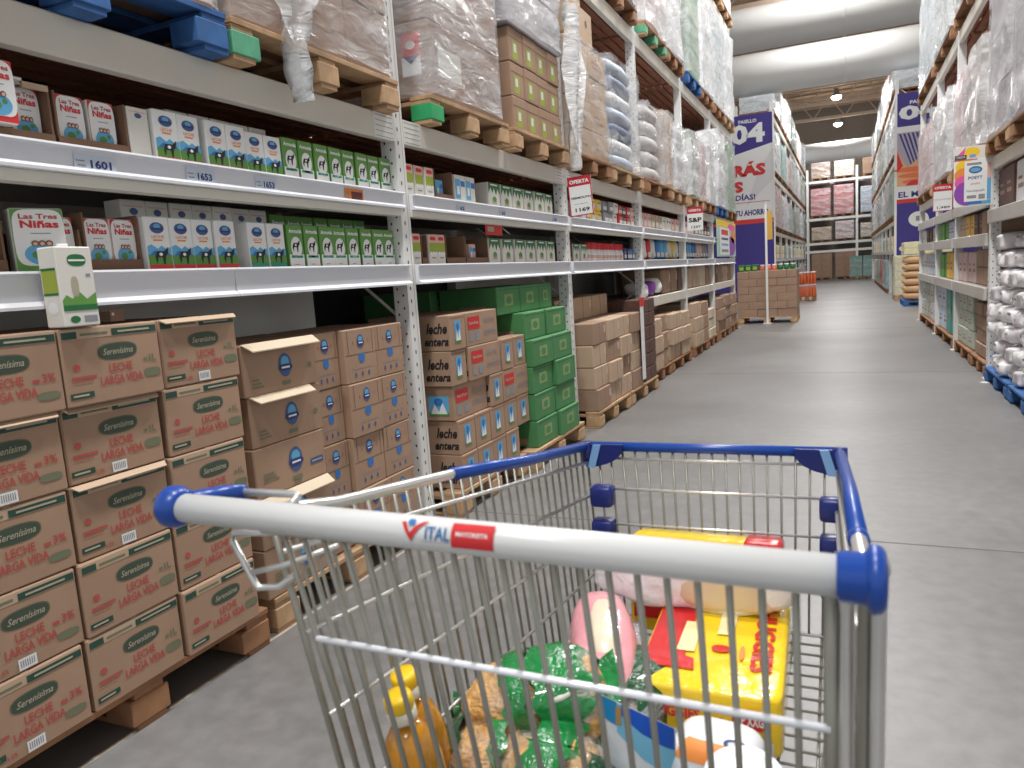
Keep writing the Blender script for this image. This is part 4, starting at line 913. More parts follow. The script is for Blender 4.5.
# ------------------------------------------------------------------ signs and banners
def facing(x, y, z, ang=0): return Frame((x, y, z), (math.cos(R(ang)), math.sin(R(ang)), 0), (0, 0, 1))
def signs():
    def blade(x0, y, z0, w, h, label, draw, ang=0, th=0.004, board=WHITE):
        mb = MB(); mb.box(0, w, 0, th, 0, h, board); fr = Frame((0,0,0), (1,0,0), (0,0,1)); draw(mb, fr, w, h)
        o = thing('hanging_sign', mb.mesh('hanging_sign'), (x0, y, z0), label, 'sign', 'price signs hung on the racks', 0, (0, R(ang), 0)); return o
    dr = mat('sign_crimson', (190,34,54), 0.5)
    def of1(mb, fr, w, h):
        for a,b,c,d in ((0,0,w,0.008),(0,h-0.008,w,h),(0,0,0.008,h),(w-0.008,0,w,h)): mb.rect(fr, a, b, c, d, dr, 2)
        mb.rect(fr, 0, h*0.76, w, h, dr, 1); mb.text(fr, 'OFERTA', w/2, h*0.87, h*0.1, WHITE, 3, w=w*0.84, bold=0.04)
        mb.text(fr, 'VERMOUTH', w/2, h*0.46, h*0.055, BLACK, 2, w=w*0.86, bold=0.03); mb.rect(fr, w*0.2, h*0.3, w*0.8, h*0.31, GREYP, 2)
        mb.text(fr, '1169', w*0.54, h*0.155, h*0.1, BLACK, 2, w=w*0.62, bold=0.03)
    blade(-1.86, 5.34, 1.65, 0.18, 0.285, 'red bordered offer sign reading 1169 hung on the second white post', of1, -3)
    def of2(mb, fr, w, h):
        mb.rect(fr, 0, h*0.72, w, h, dr, 1); mb.text(fr, 'OFERTA', w/2, h*0.86, h*0.1, WHITE, 3, w=w*0.8, bold=0.04)
        mb.text(fr, 'S&P', w/2, h*0.45, h*0.2, BLACK, 2, w=w*0.84, bold=0.04); mb.text(fr, '1297', w*0.55, h*0.14, h*0.11, BLACK, 2, w=w*0.6, bold=0.02)
    blade(-1.875, 9.95, 1.69, 0.2, 0.295, 'small offer sign reading S&P hung on the fourth left post', of2)
    def of3(mb, fr, w, h):
        for a,b,c,d in ((0,0,w,0.006),(0,0,0.006,h),(w-0.006,0,w,h)): mb.rect(fr, a, b, c, d, dr, 2)
        mb.rect(fr, 0, h*0.74, w, h, dr, 1); mb.text(fr, 'OFERTA', w/2, h*0.87, h*0.1, WHITE, 3, w=w*0.84, bold=0.03)
        mb.text(fr, 'JOLOANES', w/2, h*0.43, h*0.08, GREYP, 2, w=w*0.86); mb.text(fr, '1,989', w*0.54, h*0.13, h*0.1, BLACK, 2, w=w*0.66, bold=0.02)
    blade(0.947, 10.3, 1.68, 0.205, 0.31, 'red bordered offer sign hung on the right hand rack', of3)
    # colourful poster on the right rack
    def col(mb, fr, w, h):
        mb.rect(fr, 0, h*0.8, w, h, OFFW, 1); mb.poly(fr, [(w*0.02,h*0.82),(w*0.3,h*0.99),(w*0.24,h*0.82)], mat('poster_magenta', (224,90,160), 0.5), 2); mb.ell(fr, w*0.46, h*0.9, w*0.2, h*0.08, YELLOW, 2, 14)
        mb.rect(fr, w*0.02, h*0.79, w*0.32, h*0.86, BLACK, 3); mb.text(fr, 'OFERTA', w*0.17, h*0.825, h*0.04, WHITE, 4, w=w*0.24); mb.rect(fr, w*0.4, h*0.81, w*0.55, h*0.86, SKYP, 3)
        mb.rect(fr, 0, h*0.77, w*0.6, h*0.785, RED, 3)
        mb.ell(fr, w*0.3, h*0.66, w*0.26, h*0.12, YELLOW, 2, 20); mb.ell(fr, w*0.25, h*0.52, w*0.24, h*0.13, ORANGE, 3, 20); mb.ell(fr, w*0.26, h*0.4, w*0.24, h*0.12, mat('poster_magenta'), 4, 20)
        mb.ell(fr, w*0.34, h*0.22, w*0.33, h*0.2, PURPLE, 5, 24); mb.rect(fr, w*0.35, h*0.03, w*0.72, h*0.09, BLUEP, 6); mb.rect(fr, w*0.72, h*0.03, w*0.95, h*0.09, SKYP, 6); mb.rect(fr, w*0.84, h*0.1, w*0.95, h*0.45, SKYP, 3); mb.rect(fr, w*0.84, h*0.45, w*0.95, h*0.7, PINK, 3)
        mb.rect(fr, w*0.27, h*0.08, w*0.85, h*0.75, WHITE, 8); mb.rect(fr, w*0.33, h*0.68, w*0.7, h*0.72, GREYP, 9)
        mb.ell(fr, w*0.55, h*0.6, w*0.17, h*0.06, BLUEPK, 9, 20); mb.ell(fr, w*0.55, h*0.6, w*0.13, h*0.035, SKYP, 10, 20); mb.text(fr, 'POETT', w*0.55, h*0.47, h*0.05, NAVY, 9, w=w*0.36, bold=0.03)
        mb.text(fr, 'palo', w*0.55, h*0.37, h*0.05, RED, 9, w=w*0.24, shear=0.3); mb.text(fr, 'Neoiquash', w*0.56, h*0.25, h*0.055, GREYP, 9, w=w*0.46, bold=0.02)
        mb.rect(fr, w*0.34, h*0.13, w*0.58, h*0.18, GREYP, 9); mb.rect(fr, w*0.64, h*0.11, w*0.8, h*0.19, GREYP, 9)
    blade(0.9, 8.0, 1.6, 0.305, 0.53, 'colourful poster with white panel and purple disc at the right rack', col)
    # poster at the end of the left rack
    mb = MB(); W, H = 2.2, 0.6; mb.box(-0.01, 0, 0, W, 0, H, mat('poster_mint', (170,204,190), 0.5)); fr = Frame((0,0,0),(0,1,0),(0,0,1))
    mb.rect(fr, 0, H*0.82, W, H, YELLOW, 1); mb.ell(fr, W*0.75, H*0.85, W*0.2, H*0.1, mat('poster_magenta'), 2, 16); mb.ell(fr, W*0.72, H*0.3, W*0.25, H*0.28, PURPLE, 1, 20); mb.ell(fr, W*0.85, H*0.6, W*0.14, H*0.2, ORANGE, 1, 16)
    mb.rect(fr, W*0.12, H*0.05, W*0.62, H*0.8, WHITE, 3); mb.rect(fr, W*0.2, H*0.6, W*0.55, H*0.74, RED, 4); mb.rect(fr, W*0.2, H*0.46, W*0.55, H*0.52, NAVY, 4); mb.rect(fr, W*0.2, H*0.3, W*0.55, H*0.36, SKYP, 4); mb.rect(fr, W*0.2, H*0.12, W*0.55, H*0.2, GREYP, 4)
    thing('hanging_poster', mb.mesh('hanging_poster'), (-1.872, 12.4, 1.36), 'colourful poster with white panel at the far end of the left rack', 'poster')
    # big number banner, left
    Y, x1, z0 = 23.3, -1.9, 0.15; W, H = 2.4, 5.3
    mb = MB(); mb.box(-W, 0, 0, 0.03, 0, H, BANWHT); fr = Frame((0, 0, 0), (1,0,0), (0,0,1)); zz = lambda y: 1.19+(262-y)/34.3-z0
    mb.rect(fr, -W, 0, 0, zz(222), BANBLU, 1); mb.rect(fr, -W, zz(222), 0, zz(217.5), BANRED, 1)
    mb.poly(fr, [(-W, zz(158)), (-1.3, zz(155)), (0, zz(145)), (0, H), (-W, H)], BANBLU, 1)
    mb.poly(fr, [(-0.75, zz(205)), (0, zz(180)), (0, zz(150)), (-0.4, zz(170))], mat('banner_pale_grey', (222,222,224), 0.5), 1)
    mb.text(fr, '04', -0.68, zz(134), 0.56, WHITE, 3, w=0.95, bold=0.045); mb.text(fr, 'PASILLO', -0.68, zz(122), 0.1, WHITE, 3, w=0.5, bold=0.03)
    mb.poly(fr, [(-1.28,zz(145)),(-1.22,zz(143)),(-1.1,zz(149)),(-1.1,zz(145)),(-1.06,zz(145)),(-1.06,zz(153)),(-1.27,zz(153)),(-1.27,zz(151)),(-1.14,zz(151))], WHITE, 3)
    mb.text(fr, 'RÁS', -0.2, zz(168), 0.42, BANRED, 3, w=0.92, bold=0.06, al='R'); mb.text(fr, 'S', -0.83, zz(185), 0.32, BANRED, 3, w=0.29, bold=0.06, al='R')
    mb.text(fr, 'DÍAS!', -0.5, zz(195), 0.2, BANBLU, 3, w=0.56, bold=0.03, al='R'); mb.rect(fr, -1.3, zz(201), -0.1, zz(200.4), BANRED, 3); mb.text(fr, 'TU AHORRO', -0.14, zz(211), 0.17, BANBLU, 3, w=0.94, bold=0.04, al='R')
    t = thing('aisle_banner', mb.mesh('aisle_banner'), (x1, Y, z0), 'tall indigo and white aisle banner numbered 04 left of the far aisle', 'banner')
    mb = MB(); mb.box(0.0, 0.04, -0.02, 0.05, -z0, H, BANWHT); mb.box(-W, -W+0.04, 0.031, 0.05, -z0, 0, STEELW); o = link('banner_frame', mb.mesh('banner_frame'), parent=t)
    # right banner
    Y, x0, z0 = 22.9, 1.2, 0.15; W, H = 2.4, 5.2
    mb = MB(); mb.box(0, W, 0, 0.03, 0, H, BANWHT); fr = Frame((0,0,0),(1,0,0),(0,0,1)); zz = lambda y: 1.17+(255-y)/38.4-z0; px = lambda x: (x-895)/31.0
    mb.rect(fr, 0.06, zz(127), W, H, BANBLU, 1); mb.text(fr, '04', px(898), zz(114), 0.36, WHITE, 3, w=0.95, bold=0.045, al='L'); mb.text(fr, 'PASILLO', px(906), zz(104), 0.09, WHITE, 3, w=0.5, al='L', bold=0.03)
    mb.rect(fr, 0.06, zz(186), W, zz(133), mat('banner_grill_grey', (178,172,186), 0.5), 1)
    for q in range(9): mb.poly(fr, [(0.1+q*0.1, zz(134)), (0.15+q*0.1, zz(134)), (0.42+q*0.08, zz(165)), (0.38+q*0.08, zz(165))], BANBLU, 2)
    mb.poly(fr, [(0.06,zz(186)),(0.06,zz(150)),(0.3,zz(168)),(0.55,zz(160)),(0.75,zz(140)),(W,zz(136)),(W,zz(186))], mat('banner_peach', (236,176,130), 0.5), 3)
    for q, (b, m) in enumerate(((170,'banner_sausage'),(176,'banner_sausage'),(182,'banner_sausage'))): mb.ell(fr, 0.5+0.1*q, zz(b), 0.52, 0.07, mat(m, (238,120,70), 0.45), 4+q, 20)
    mb.poly(fr, [(0.06,zz(172)),(0.06,zz(150)),(0.2,zz(166))], BANRED, 5); mb.poly(fr, [(0.25,zz(186)),(0.4,zz(181)),(W,zz(180)),(W,zz(186))], BANRED, 8)
    mb.text(fr, 'EL MA', px(898), zz(194.5), 0.15, BANBLU, 3, w=0.66, bold=0.03, al='L'); mb.rect(fr, 0.06, zz(203), W, zz(199), BANRED, 2); mb.rect(fr, 0.06, 0, W, zz(203), BANBLU, 1)
    mb.box(0.0, 0.05, 0.031, 0.06, -z0, 0.4, STEELW); mb.box(W-0.05, W, 0.031, 0.06, -z0, 0.4, STEELW); mb.ell(fr, px(913), zz(220), 0.24, 0.2, WHITE, 3, 24); mb.rect(fr, px(911), zz(222), px(916), zz(217), GREYP, 4); mb.ell(fr, px(908), zz(249), 0.3, 0.12, OFFW, 3, 20)
    thing('aisle_banner', mb.mesh('aisle_banner'), (x0, Y, z0), 'tall aisle banner with grill picture at the far right block', 'banner')

# ------------------------------------------------------------------ floor goods around the crossing
def crossing():
    for x, y, sz, m, lab in ((1.16, 7.85, 0.05, WHITE, 'small white paper scrap on the floor beside the right rack'), (-0.83, 2.2, 0.045, PINK, 'pale paper scrap on the floor seen through the cart side')):
        mb = MB(); vs = [(sz*math.cos(a)*(0.7+0.4*noise.noise(Vector((a, x, y)))), sz*math.sin(a)*(0.7+0.4*noise.noise(Vector((x, a, y)))), 0.004+0.006*(i % 2)) for i, a in enumerate([R(q*40) for q in range(9)])]
        mb.add(vs+[(a, b, 0.001) for a, b, c in vs], [tuple(range(9)), tuple(range(9, 18))[::-1]]+[(i, (i+1) % 9, 9+(i+1) % 9, 9+i) for i in range(9)], m)
        thing('paper_scrap', mb.mesh('paper_scrap'), (x, y, 0), lab, 'paper')
    pallet_ = pallet(-2.0, -0.86, 0, 0, 1, 'wooden pallet under the brick laid brown boxes at the left crossing', WOOD, group='pallets at the crossing')
    pallet_.rotation_euler = (0, 0, R(-90)); pallet_.location = (-2.01, 15.68, 0)
    G = 'brick laid brown boxes on the crossing pallet'; h = 0.152
    for k in range(6):
        cuts = [0, 0.38, 0.76, 1.13] if k % 2 == 0 else [0, 0.22, 0.58, 0.94, 1.13]
        for i in range(len(cuts)-1):
            me = carton_mesh(cuts[i+1]-cuts[i]-0.004, h-0.003, 0.9, CARD3, d_scr, 0.005, 1, ('cr', k % 2, i))
            o = thing('brown_box', me, (-2.0+cuts[i], 15.7+random.uniform(-0.008,0.008), 0.137+k*h), 'brown box on the crossing pallet, %s from the left, %s' % (ORD[i], level(k,6)), 'box', G, R(-90))
    zt = 0.137+6*h+0.002
    for i in range(3):
        b = MB(); b.box(-0.12, 0, 0, 0.12, 0, 0.13, GRND, 0.01); b.rect(Frame((0,0,0),(0,1,0),(0,0,1)), 0.02, 0.03, 0.1, 0.09, LIME, 1)
        thing('green_pack', b.mesh('green_pack'), (-1.98+i*0.13, 15.76, zt), 'green pack on top of the crossing boxes, %s from the left' % ORD[i], 'pack', 'green packs', R(-90))
    for i in range(6):
        m = ORANGE if i < 3 else WHITE
        b = MB(); b.lathe([(0.045,0),(0.05,0.01),(0.05,0.08),(0.04,0.09)], mat('jar_coral', (228,120,90), 0.4) if i < 3 else GRND, 14); q = MB(); q.lathe([(0.044,0.0),(0.044,0.025)], WHITE, 14, Matrix.Translation((0,0,0.091)))
        o = thing('jar', None, (-1.52+i*0.115, 15.78, zt), '%s jar with white lid on the crossing boxes, %s of its colour' % (('coral' if i < 3 else 'green and white'), ORD[i % 3]), 'jar', 'jars on the crossing boxes'); link('jar_body', b.mesh('jar_body'), parent=o); link('lid', q.mesh('lid'), parent=o)
    mb = MB(); mb.box(-0.02, 0.02, -0.02, 0.02, 0, 2.35, STEELW); mb.box(-0.08, 0.08, -0.08, 0.08, 0, 0.012, STEELW)
    p = thing('sign_pole', mb.mesh('sign_pole'), (-1.42, 15.6, 0), 'thin white pole standing in front of the crossing pallet', 'pole')
    mb = MB(); mb.box(0.02, 0.12, -0.005, 0.005, 1.65, 2.2, mat('card_ochre', (206,160,70), 0.5)); link('ochre_card', mb.mesh('ochre_card'), parent=p)
    mb = MB(); mb.box(-0.3, 0, 0, 0.5, 0.0, 0.1, CARD2, 0.01); thing('flat_box', mb.mesh('flat_box'), (-2.02, 15.1, 0.001), 'flat pale box on the floor beside the crossing pallet', 'box')
    # orange bottle pallet
    p = pallet(0, 0.52, 0, 0, 1, 'small pallet under the orange bottle packs', WOODD, detail=False, group='pallets at the crossing', depth=0.7); p.rotation_euler = (0,0,R(-90)); p.location = (-1.3, 23.5, 0)
    om = mat('orange_drink', (232,104,40), 0.3)
    for k in range(2):
        for i in range(3):
            b = MB(); s = MB()
            for a in range(3):
                for c in range(2): b.lathe([(0.03,0),(0.036,0.01),(0.036,0.22),(0.016,0.29)], om, 8, Matrix.Translation((0.085*c*0.5*2-0.04, (a-1)*0.055, 0)))
            q = thing('bottle_pack', None, (-1.21+i*0.172, 23.62, 0.137+k*0.37), 'orange drink bottle pack on the small pallet, %s, %s layer' % (ORD[i], ('lower','upper')[k]), 'bottle pack', 'orange drink packs')
            link('orange_bottles', b.mesh('orange_bottles'), parent=q)
            s.box(-0.085, 0.085, -0.083, 0.083, 0.292, 0.345, mat('pack_top_pinkwhite', (232,190,186), 0.4), 0.02); link('capped_top', s.mesh('capped_top'), parent=q)
    # stacks at the right crossing
    yw = mat('pack_cream_yellow', (224,218,176), 0.5, var=0.1, vscale=4); br = mat('pack_tan', (206,164,120), 0.5, var=0.15, vscale=4)
    pallet(21.6, 22.6, 0, 1.15, -1, 'floor pallet under the cream packs at the right crossing', WOOD, detail=False, group='pallets at the crossing')
    load('tall cream yellow stack in front of the right banner', 21.62, 22.58, 0.137, 1.15, 1.16, -1, 2, 5, yw, FILMC, d_scr, 'cy', group='stacks at the right crossing', sacks=False)
    pallet(19.2, 20.4, 0, 1.2, -1, 'blue floor pallet under the tan packs at the right crossing', PBLUE, PBLUE, PBLUE, detail=True, group='pallets at the crossing')
    load('tan and orange sack stack on a blue pallet at the right crossing', 19.22, 20.38, 0.137, 1.12, 1.22, -1, 2, 6, br, None, None, None, group='stacks at the right crossing', sacks=True)
    load('pale yellow packs on top of the tan sack stack', 19.25, 20.35, 1.17, 1.45, 1.22, -1, 2, 2, yw, None, d_scr, 'cy2', group='stacks at the right crossing')
    for i, (y, m, lab) in enumerate(((25.9, mat('pack_aqua', (150,196,200), 0.4, var=0.15), 'aqua'), (28.6, RED, 'red'), (31.3, GRNW, 'pale green'), (34.0, PINKW, 'pink'))):
        load('%s drink packs on the floor along the far right block' % lab, y, y+2.2, 0.14, 1.0, 1.15, -1, 3, 2, m, FILMC, d_scr, ('ap', i), group='drink packs along the far right block')
        pallet(y, y+2.2, 0, 1.14, -1, 'floor pallet under the %s drink packs along the far right block' % lab, WOODD, detail=False, group='pallets along the far right block')
    tl = mat('bottle_teal_green', (96,150,138), 0.3, var=0.2, vscale=3)
    for i in range(2):
        o = load('teal green bottle block before the end wall rack, %s' % ('left one','right one')[i], 0, 0.58, 0.137, 1.2, 0, 1, 2, 3, tl, FILMC, None, 'tb', group='teal bottle blocks'); o.rotation_euler = (0,0,R(-90)); o.location = (0.2+i*0.62, 42.6, 0.137)
        p = pallet(0, 0.6, 0, 0, 1, 'floor pallet under the %s teal bottle block' % ('left','right')[i], WOODD, detail=False, group='pallets before the end wall'); p.rotation_euler = (0,0,R(-90)); p.location = (0.19+i*0.62, 42.59, 0)

# ------------------------------------------------------------------ right rack
XR = 1.2; RY = [5.62, 8.12, 10.5, 12.62, 15.25]
def right_side():
    t = rack('pallet rack with white uprights along the right of the aisle', XR, -1, RY, 6.6, [('shelf', 1.55, (0,)), ('shelf', 0.85, (1,2,3)), ('shelf2', 1.35, (1,2,3)), ('shelf', 1.70, (1,2,3)), ('beam', B1, None), ('beam', 3.69, None), ('beam', 5.5, None)], 1.05, 9.0, None, w=0.1)
    # white bags on a blue pallet
    pallet(5.8, 6.9, 0, 1.17, -1, 'blue painted pallet under the white bags at the right edge', PBLUE, PBLUE, PBLUE, group='pallets along the right rack')
    pallet(6.95, 8.0, 0, 1.17, -1, 'second blue painted pallet under the white bags beside the right post', PBLUE, PBLUE, PBLUE, group='pallets along the right rack')
    bagm = mat('bag_white_plastic', (226,224,226), 0.28, var=0.12, vscale=7, bump=0.5, bscale=14); rl = mat('bag_pink_print', (206,120,140), 0.4)
    meshes = []
    for q in range(4):
        b = MB(); b.soft(0.2, 0, 0.074, 0.2, 0.117, 0.066, bagm, 0.55, 18, 38, 0.036, 11, q*5.3)
        b.ell(Frame((-0.004, 0.08, 0.035), (0,-1,0), (0,0,1), (-1,0,0)), 0.05+0.03*q, 0.03+0.012*q, 0.02+0.01*q, 0.012, (rl, GREYP, PALE, GREYP)[q], 3, 10); meshes.append(b.mesh('white_bag'))
    for k in range(8):
        for i in range(8):
            if k == 7 and i in (0, 5, 7): continue
            thing('white_bag', meshes[(k*5+i*3) % 4], (1.185+random.uniform(-0.03,0.03)+0.003*k, 5.95+i*0.268+random.uniform(-0.008,0.008), 0.139+k*0.15), 'plump white plastic bag at the right edge, %s along, %s layer' % (ORD[i], level(k,8)), 'bag', 'white plastic bags on blue pallets', R(random.uniform(-8,8)))
    def row(y0, y1, z, h, n, mats_, label, group, layers=1, x=1.24, dec=d_scr, d=0.35):
        W = (y1-y0)/n
        for k in range(layers):
            for q in range(n):
                m = mats_[q*len(mats_)//n]; me = carton_mesh(W-0.01, h/layers-0.004, d, m, dec, 0.01, -1, ('rr', dec and dec.__name__))
                lay = '' if layers == 1 else ', %s layer' % ('lowest' if k == 0 else 'top' if k == layers-1 else ORD[k])
                thing('goods_pack', me, (x+random.uniform(-0.012,0.012), y0+q*W, z+0.001+k*h/layers), '%s, %s from the near end%s' % (label, ORD[q], lay), 'pack', group)
    row(5.75, 8.0, 1.55, 0.34, 6, [CARD, MILK, BROWND], 'brown or clear pack on the shelf above the white bags', 'packs above the white bags')
    DG = mat('pack_grey_green', (176,184,170), 0.5, var=0.15, vscale=6); WB = mat('pack_white_blue', (190,204,222), 0.45, var=0.12); GR = mat('pack_green', (84,160,60), 0.45, var=0.1); TE = mat('pack_teal', (70,150,140), 0.45); YE = mat('pack_amber', (222,176,74), 0.5, var=0.1); SV = mat('pack_silver_white', (200,202,204), 0.4, var=0.16, vscale=8)
    row(8.2, 9.05, 0.14, 0.54, 2, [CARD3], 'brown box on the floor beside the right post', 'floor goods along the right rack', 4); row(9.2, 10.35, 0.14, 0.6, 3, [DG], 'grey green pack past the brown boxes', 'floor goods along the right rack', 3)
    row(10.6, 11.5, 0.14, 0.58, 2, [TE], 'teal pack on the floor, right rack', 'floor goods along the right rack', 1); row(10.6, 11.0, 0.73, 0.08, 2, [RED], 'red pack on the teal packs', 'floor goods along the right rack'); row(11.5, 12.45, 0.14, 0.62, 2, [WB], 'white and blue pack past the teal packs', 'floor goods along the right rack', 2)
    row(12.75, 15.0, 0.14, 0.56, 5, [SV, DG, SV], 'silver pack on the floor, far right rack', 'floor goods along the right rack', 2)
    for i, (a, b) in enumerate(((8.18,9.1),(9.15,10.38),(10.58,12.5),(12.72,15.05))): pallet(a, b, 0, 1.2, -1, 'floor pallet of the right rack past the white bags, %s one' % ORD[i], WOODD, detail=i < 2, group='pallets along the right rack')
    row(8.2, 9.1, 0.85, 0.36, 2, [CARD3], 'brown box, middle shelf beside the right post', 'middle shelf of the right rack', 2); row(9.15, 10.35, 0.85, 0.34, 4, [PINKW], 'pinkish pack on the middle shelf', 'middle shelf of the right rack')
    row(10.6, 11.5, 0.85, 0.34, 3, [YE], 'amber pack on the middle shelf', 'middle shelf of the right rack'); row(11.55, 12.45, 0.85, 0.32, 3, [GR], 'green pack on the middle shelf', 'middle shelf of the right rack'); row(12.75, 15.0, 0.85, 0.32, 7, [WB, SV, MILK], 'white pack, far end of the middle shelf', 'middle shelf of the right rack')
    row(8.2, 10.35, 1.35, 0.23, 8, [CARD, BROWND, YE, CARD2], 'brown or amber pack on the top goods shelf', 'top goods shelf of the right rack'); row(10.6, 11.5, 1.35, 0.23, 4, [WB], 'pale blue pack on the top goods shelf', 'top goods shelf of the right rack'); row(11.55, 12.45, 1.35, 0.23, 3, [GR], 'green pack on the top goods shelf', 'top goods shelf of the right rack'); row(12.75, 15.0, 1.35, 0.22, 6, [SV, BROWND, MILK], 'white or dark pack, far end of the top goods shelf', 'top goods shelf of the right rack')
    # pallets above
    z, zl, PX = B1+0.001, B1+0.137, 1.14
    sp = [(5.78,6.9,BALEG,FILM,1.15,'grey wrapped block above the right edge of the picture'),(6.95,8.0,BALEG,FILM,1.2,'big grey wrapped block above the white bags'),(8.25,9.25,CARD3,FILMW,1.0,'wrapped brown stack just past the right post'),(9.3,10.36,PINKW,FILM,0.95,'pinkish wrapped block above the colourful poster'),(10.62,12.5,BALEG,FILMW,1.0,'grey wrapped block above the red bordered offer sign'),(12.74,15.05,PINKW,FILM,1.0,'pinkish wrapped block at the end of the right rack')]
    for i, (a, b, m, f, h, lab) in enumerate(sp):
        pallet(a, b, z, PX, -1, 'pallet under the %s' % lab, WOOD if i != 0 else WOODD, PGREEN if i == 0 else None, WOODD, detail=i < 4, group='pallets on the first pallet level at the right')
        load(lab, a+0.02, b-0.02, zl, zl+h, PX+0.02, -1, 2, 3, m, f, None, ('ru', i), amp=0.03)
    z, zl = 3.691, 3.69+0.137
    for i, (a, b, m, f, lab) in enumerate(((5.78,6.9,BALEG,FILM,'first'),(6.95,8.0,PINKW,FILM,'second'),(8.25,10.36,BALEG,FILMW,'third'),(10.62,12.5,SILV,FILMW,'fourth'),(12.74,15.05,SILV,FILM,'fifth'))):
        pallet(a, b, z, PX, -1, 'second level pallet of the right rack, %s from the near end' % lab, WOODD, detail=False, group='pallets on the second pallet level at the right')
        load('silvery wrapped block, second level of the right rack, %s from the near end' % lab, a+0.02, b-0.02, zl, zl+1.42, PX+0.02, -1, 2, 3, m, f, None, ('rv', i), amp=0.035)

# ------------------------------------------------------------------ racks beyond the crossing
def far_blocks():
    ys = [23.5+2.7*i for i in range(8)]
    rack('far pallet rack behind the indigo number banner on the left', -1.9, 1, ys, 5.75, [('shelf', 1.3, None), ('beam', 2.1, None), ('beam', 3.7, None), ('beam', 5.4, None)], 1.05, 0, None, w=0.1)
    rack('far pallet rack behind the grill picture banner on the right', 1.22, -1, [y-0.4 for y in ys], 5.75, [('shelf', 1.3, None), ('beam', 2.1, None), ('beam', 3.7, None), ('beam', 5.4, None)], 1.05, 0, None, w=0.1)
    tl = mat('crate_mint', (120,172,168), 0.45, var=0.2); ms = [MILK, SILV, tl, GRNW, PINKW, BALEG, MILK]; fs = [FILMC, FILM, FILMC, FILMC, FILMC, FILM, FILMC]; cw = ['white','silver','mint','green','pinkish','grey','pale']
    lv = ['floor', 'first pallet level', 'second pallet level', 'third pallet level']
    for side, xf, sx, off in (('left', -1.86, 1, 0.0), ('right', 1.18, -1, -0.4)):
        for i in range(7):
            for k, (z, h) in enumerate(((0.0, 1.0), (2.1, 1.3), (3.7, 1.4), (5.4, 1.35))):
                if side == 'right' and k == 0: continue
                y = ys[i]+off; q = (i*2+k*3+(side == 'left')) % 7 if (k < 3 or i) else 1
                hh = (h-0.12)*(0.8+0.2*((i*7+k*3) % 4)/3) if (k < 3 or i) else 0.46
                pallet(y+0.05, y+2.5, z+0.001, xf, sx, 'pallet of the far %s rack on the %s, %s bay from the banner' % (side, lv[k], ORD[i]), WOODD, detail=False, group='pallets in the far %s rack' % side)
                load('%s wrapped goods in the far %s rack, %s, %s bay from the banner' % (cw[q], side, lv[k], ORD[i]), y+0.08, y+2.45, z+0.137, z+0.137+hh, xf-sx*0.02, sx, 2, 3, ms[q], fs[q], d_scr, ('fb', side, i, k), amp=0.05, group='goods in the far %s rack' % side)
            n = 4
            for j in range(n):
                me = carton_mesh(0.5, 0.4, 0.4, (MILK, YELLOW, WHITE, CARD2, tl)[(i+j) % 5], d_scr, 0.02, sx, 'fs')
                thing('goods_pack', me, (xf-sx*0.06, ys[i]+off+0.15+j*0.58, 1.301), 'shelf pack of the far %s rack, %s bay from the banner, %s in it' % (side, ORD[i], ORD[j]), 'pack', 'packs on the far %s shelf' % side)
    # silver crate block on top near the left banner
    # end wall rack, facing the camera
    t = thing('pallet_rack', None, (0, 45, 0), 'white end wall rack closing the aisle at the far end', 'rack')
    for x in (-4.35, -1.9, 0.57, 3.05):
        mb = MB(); mb.box(x-0.06, x+0.06, 0, 0.1, 0, 6.0, STEELW); link('upright', mb.mesh('upright'), parent=t)
        mb = MB(); mb.box(x-0.06, x+0.06, 0.95, 1.05, 0, 6.0, STEELW); link('upright', mb.mesh('upright'), parent=t)
    for z in (1.62, 2.05, 3.37, 5.37):
        for a in (-4.29, -1.84, 0.63):
            mb = MB(); mb.box(a, a+2.35, -0.03, 0.02, z-0.13, z, STEELW); link('beam', mb.mesh('beam'), parent=t)
            mb = MB(); mb.box(a, a+2.35, 1.0, 1.05, z-0.13, z, STEELW); link('back_beam', mb.mesh('back_beam'), parent=t)
    G = 'goods in the end wall rack'
    def wl(x, w, z, h, m, f, lab, ny=2, nz=4):
        o = load(lab, 0, w, 0, h, 0, 1, ny, nz, m, f, d_scr, ('wl', x, z), amp=0.05, group=G); o.rotation_euler = (0,0,R(-90)); o.location = (x, 44.95, z)
        p = pallet(0, w, 0, 0, 1, 'pallet in the end wall rack under the %s' % lab.split(' in the end')[0].split(' of the end')[0], WOODD, detail=False, group='pallets in the end wall rack'); p.rotation_euler = (0,0,R(-90)); p.location = (x, 44.96, z-0.137)
    wl(-1.72, 1.05, 0.137, 1.3, CARD3, None, 'left tall brown stack on the floor of the end wall rack'); wl(-0.52, 1.0, 0.137, 1.35, CARD3, None, 'right tall brown stack on the floor of the end wall rack')
    wl(-1.7, 1.0, 2.19, 0.7, CARD2, FILMC, 'low pale brown wrapped stack in the end wall rack'); wl(-0.5, 0.92, 2.19, 0.95, PINKW, FILM, 'pinkish grey wrapped stack in the end wall rack'); wl(0.75, 1.1, 2.19, 0.75, CARDIN, FILM, 'pale wrapped stack right of the post in the end wall rack')
    wl(-1.74, 1.0, 3.51, 1.45, REDW, FILMC, 'left red and white wrapped block in the end wall rack', 2, 8); wl(-0.57, 0.98, 3.51, 1.55, REDW, FILMC, 'right red and white wrapped block in the end wall rack', 2, 8); wl(0.75, 1.1, 3.51, 1.35, SACKB, FILMC, 'blue grey wrapped block in the end wall rack', 2, 8)
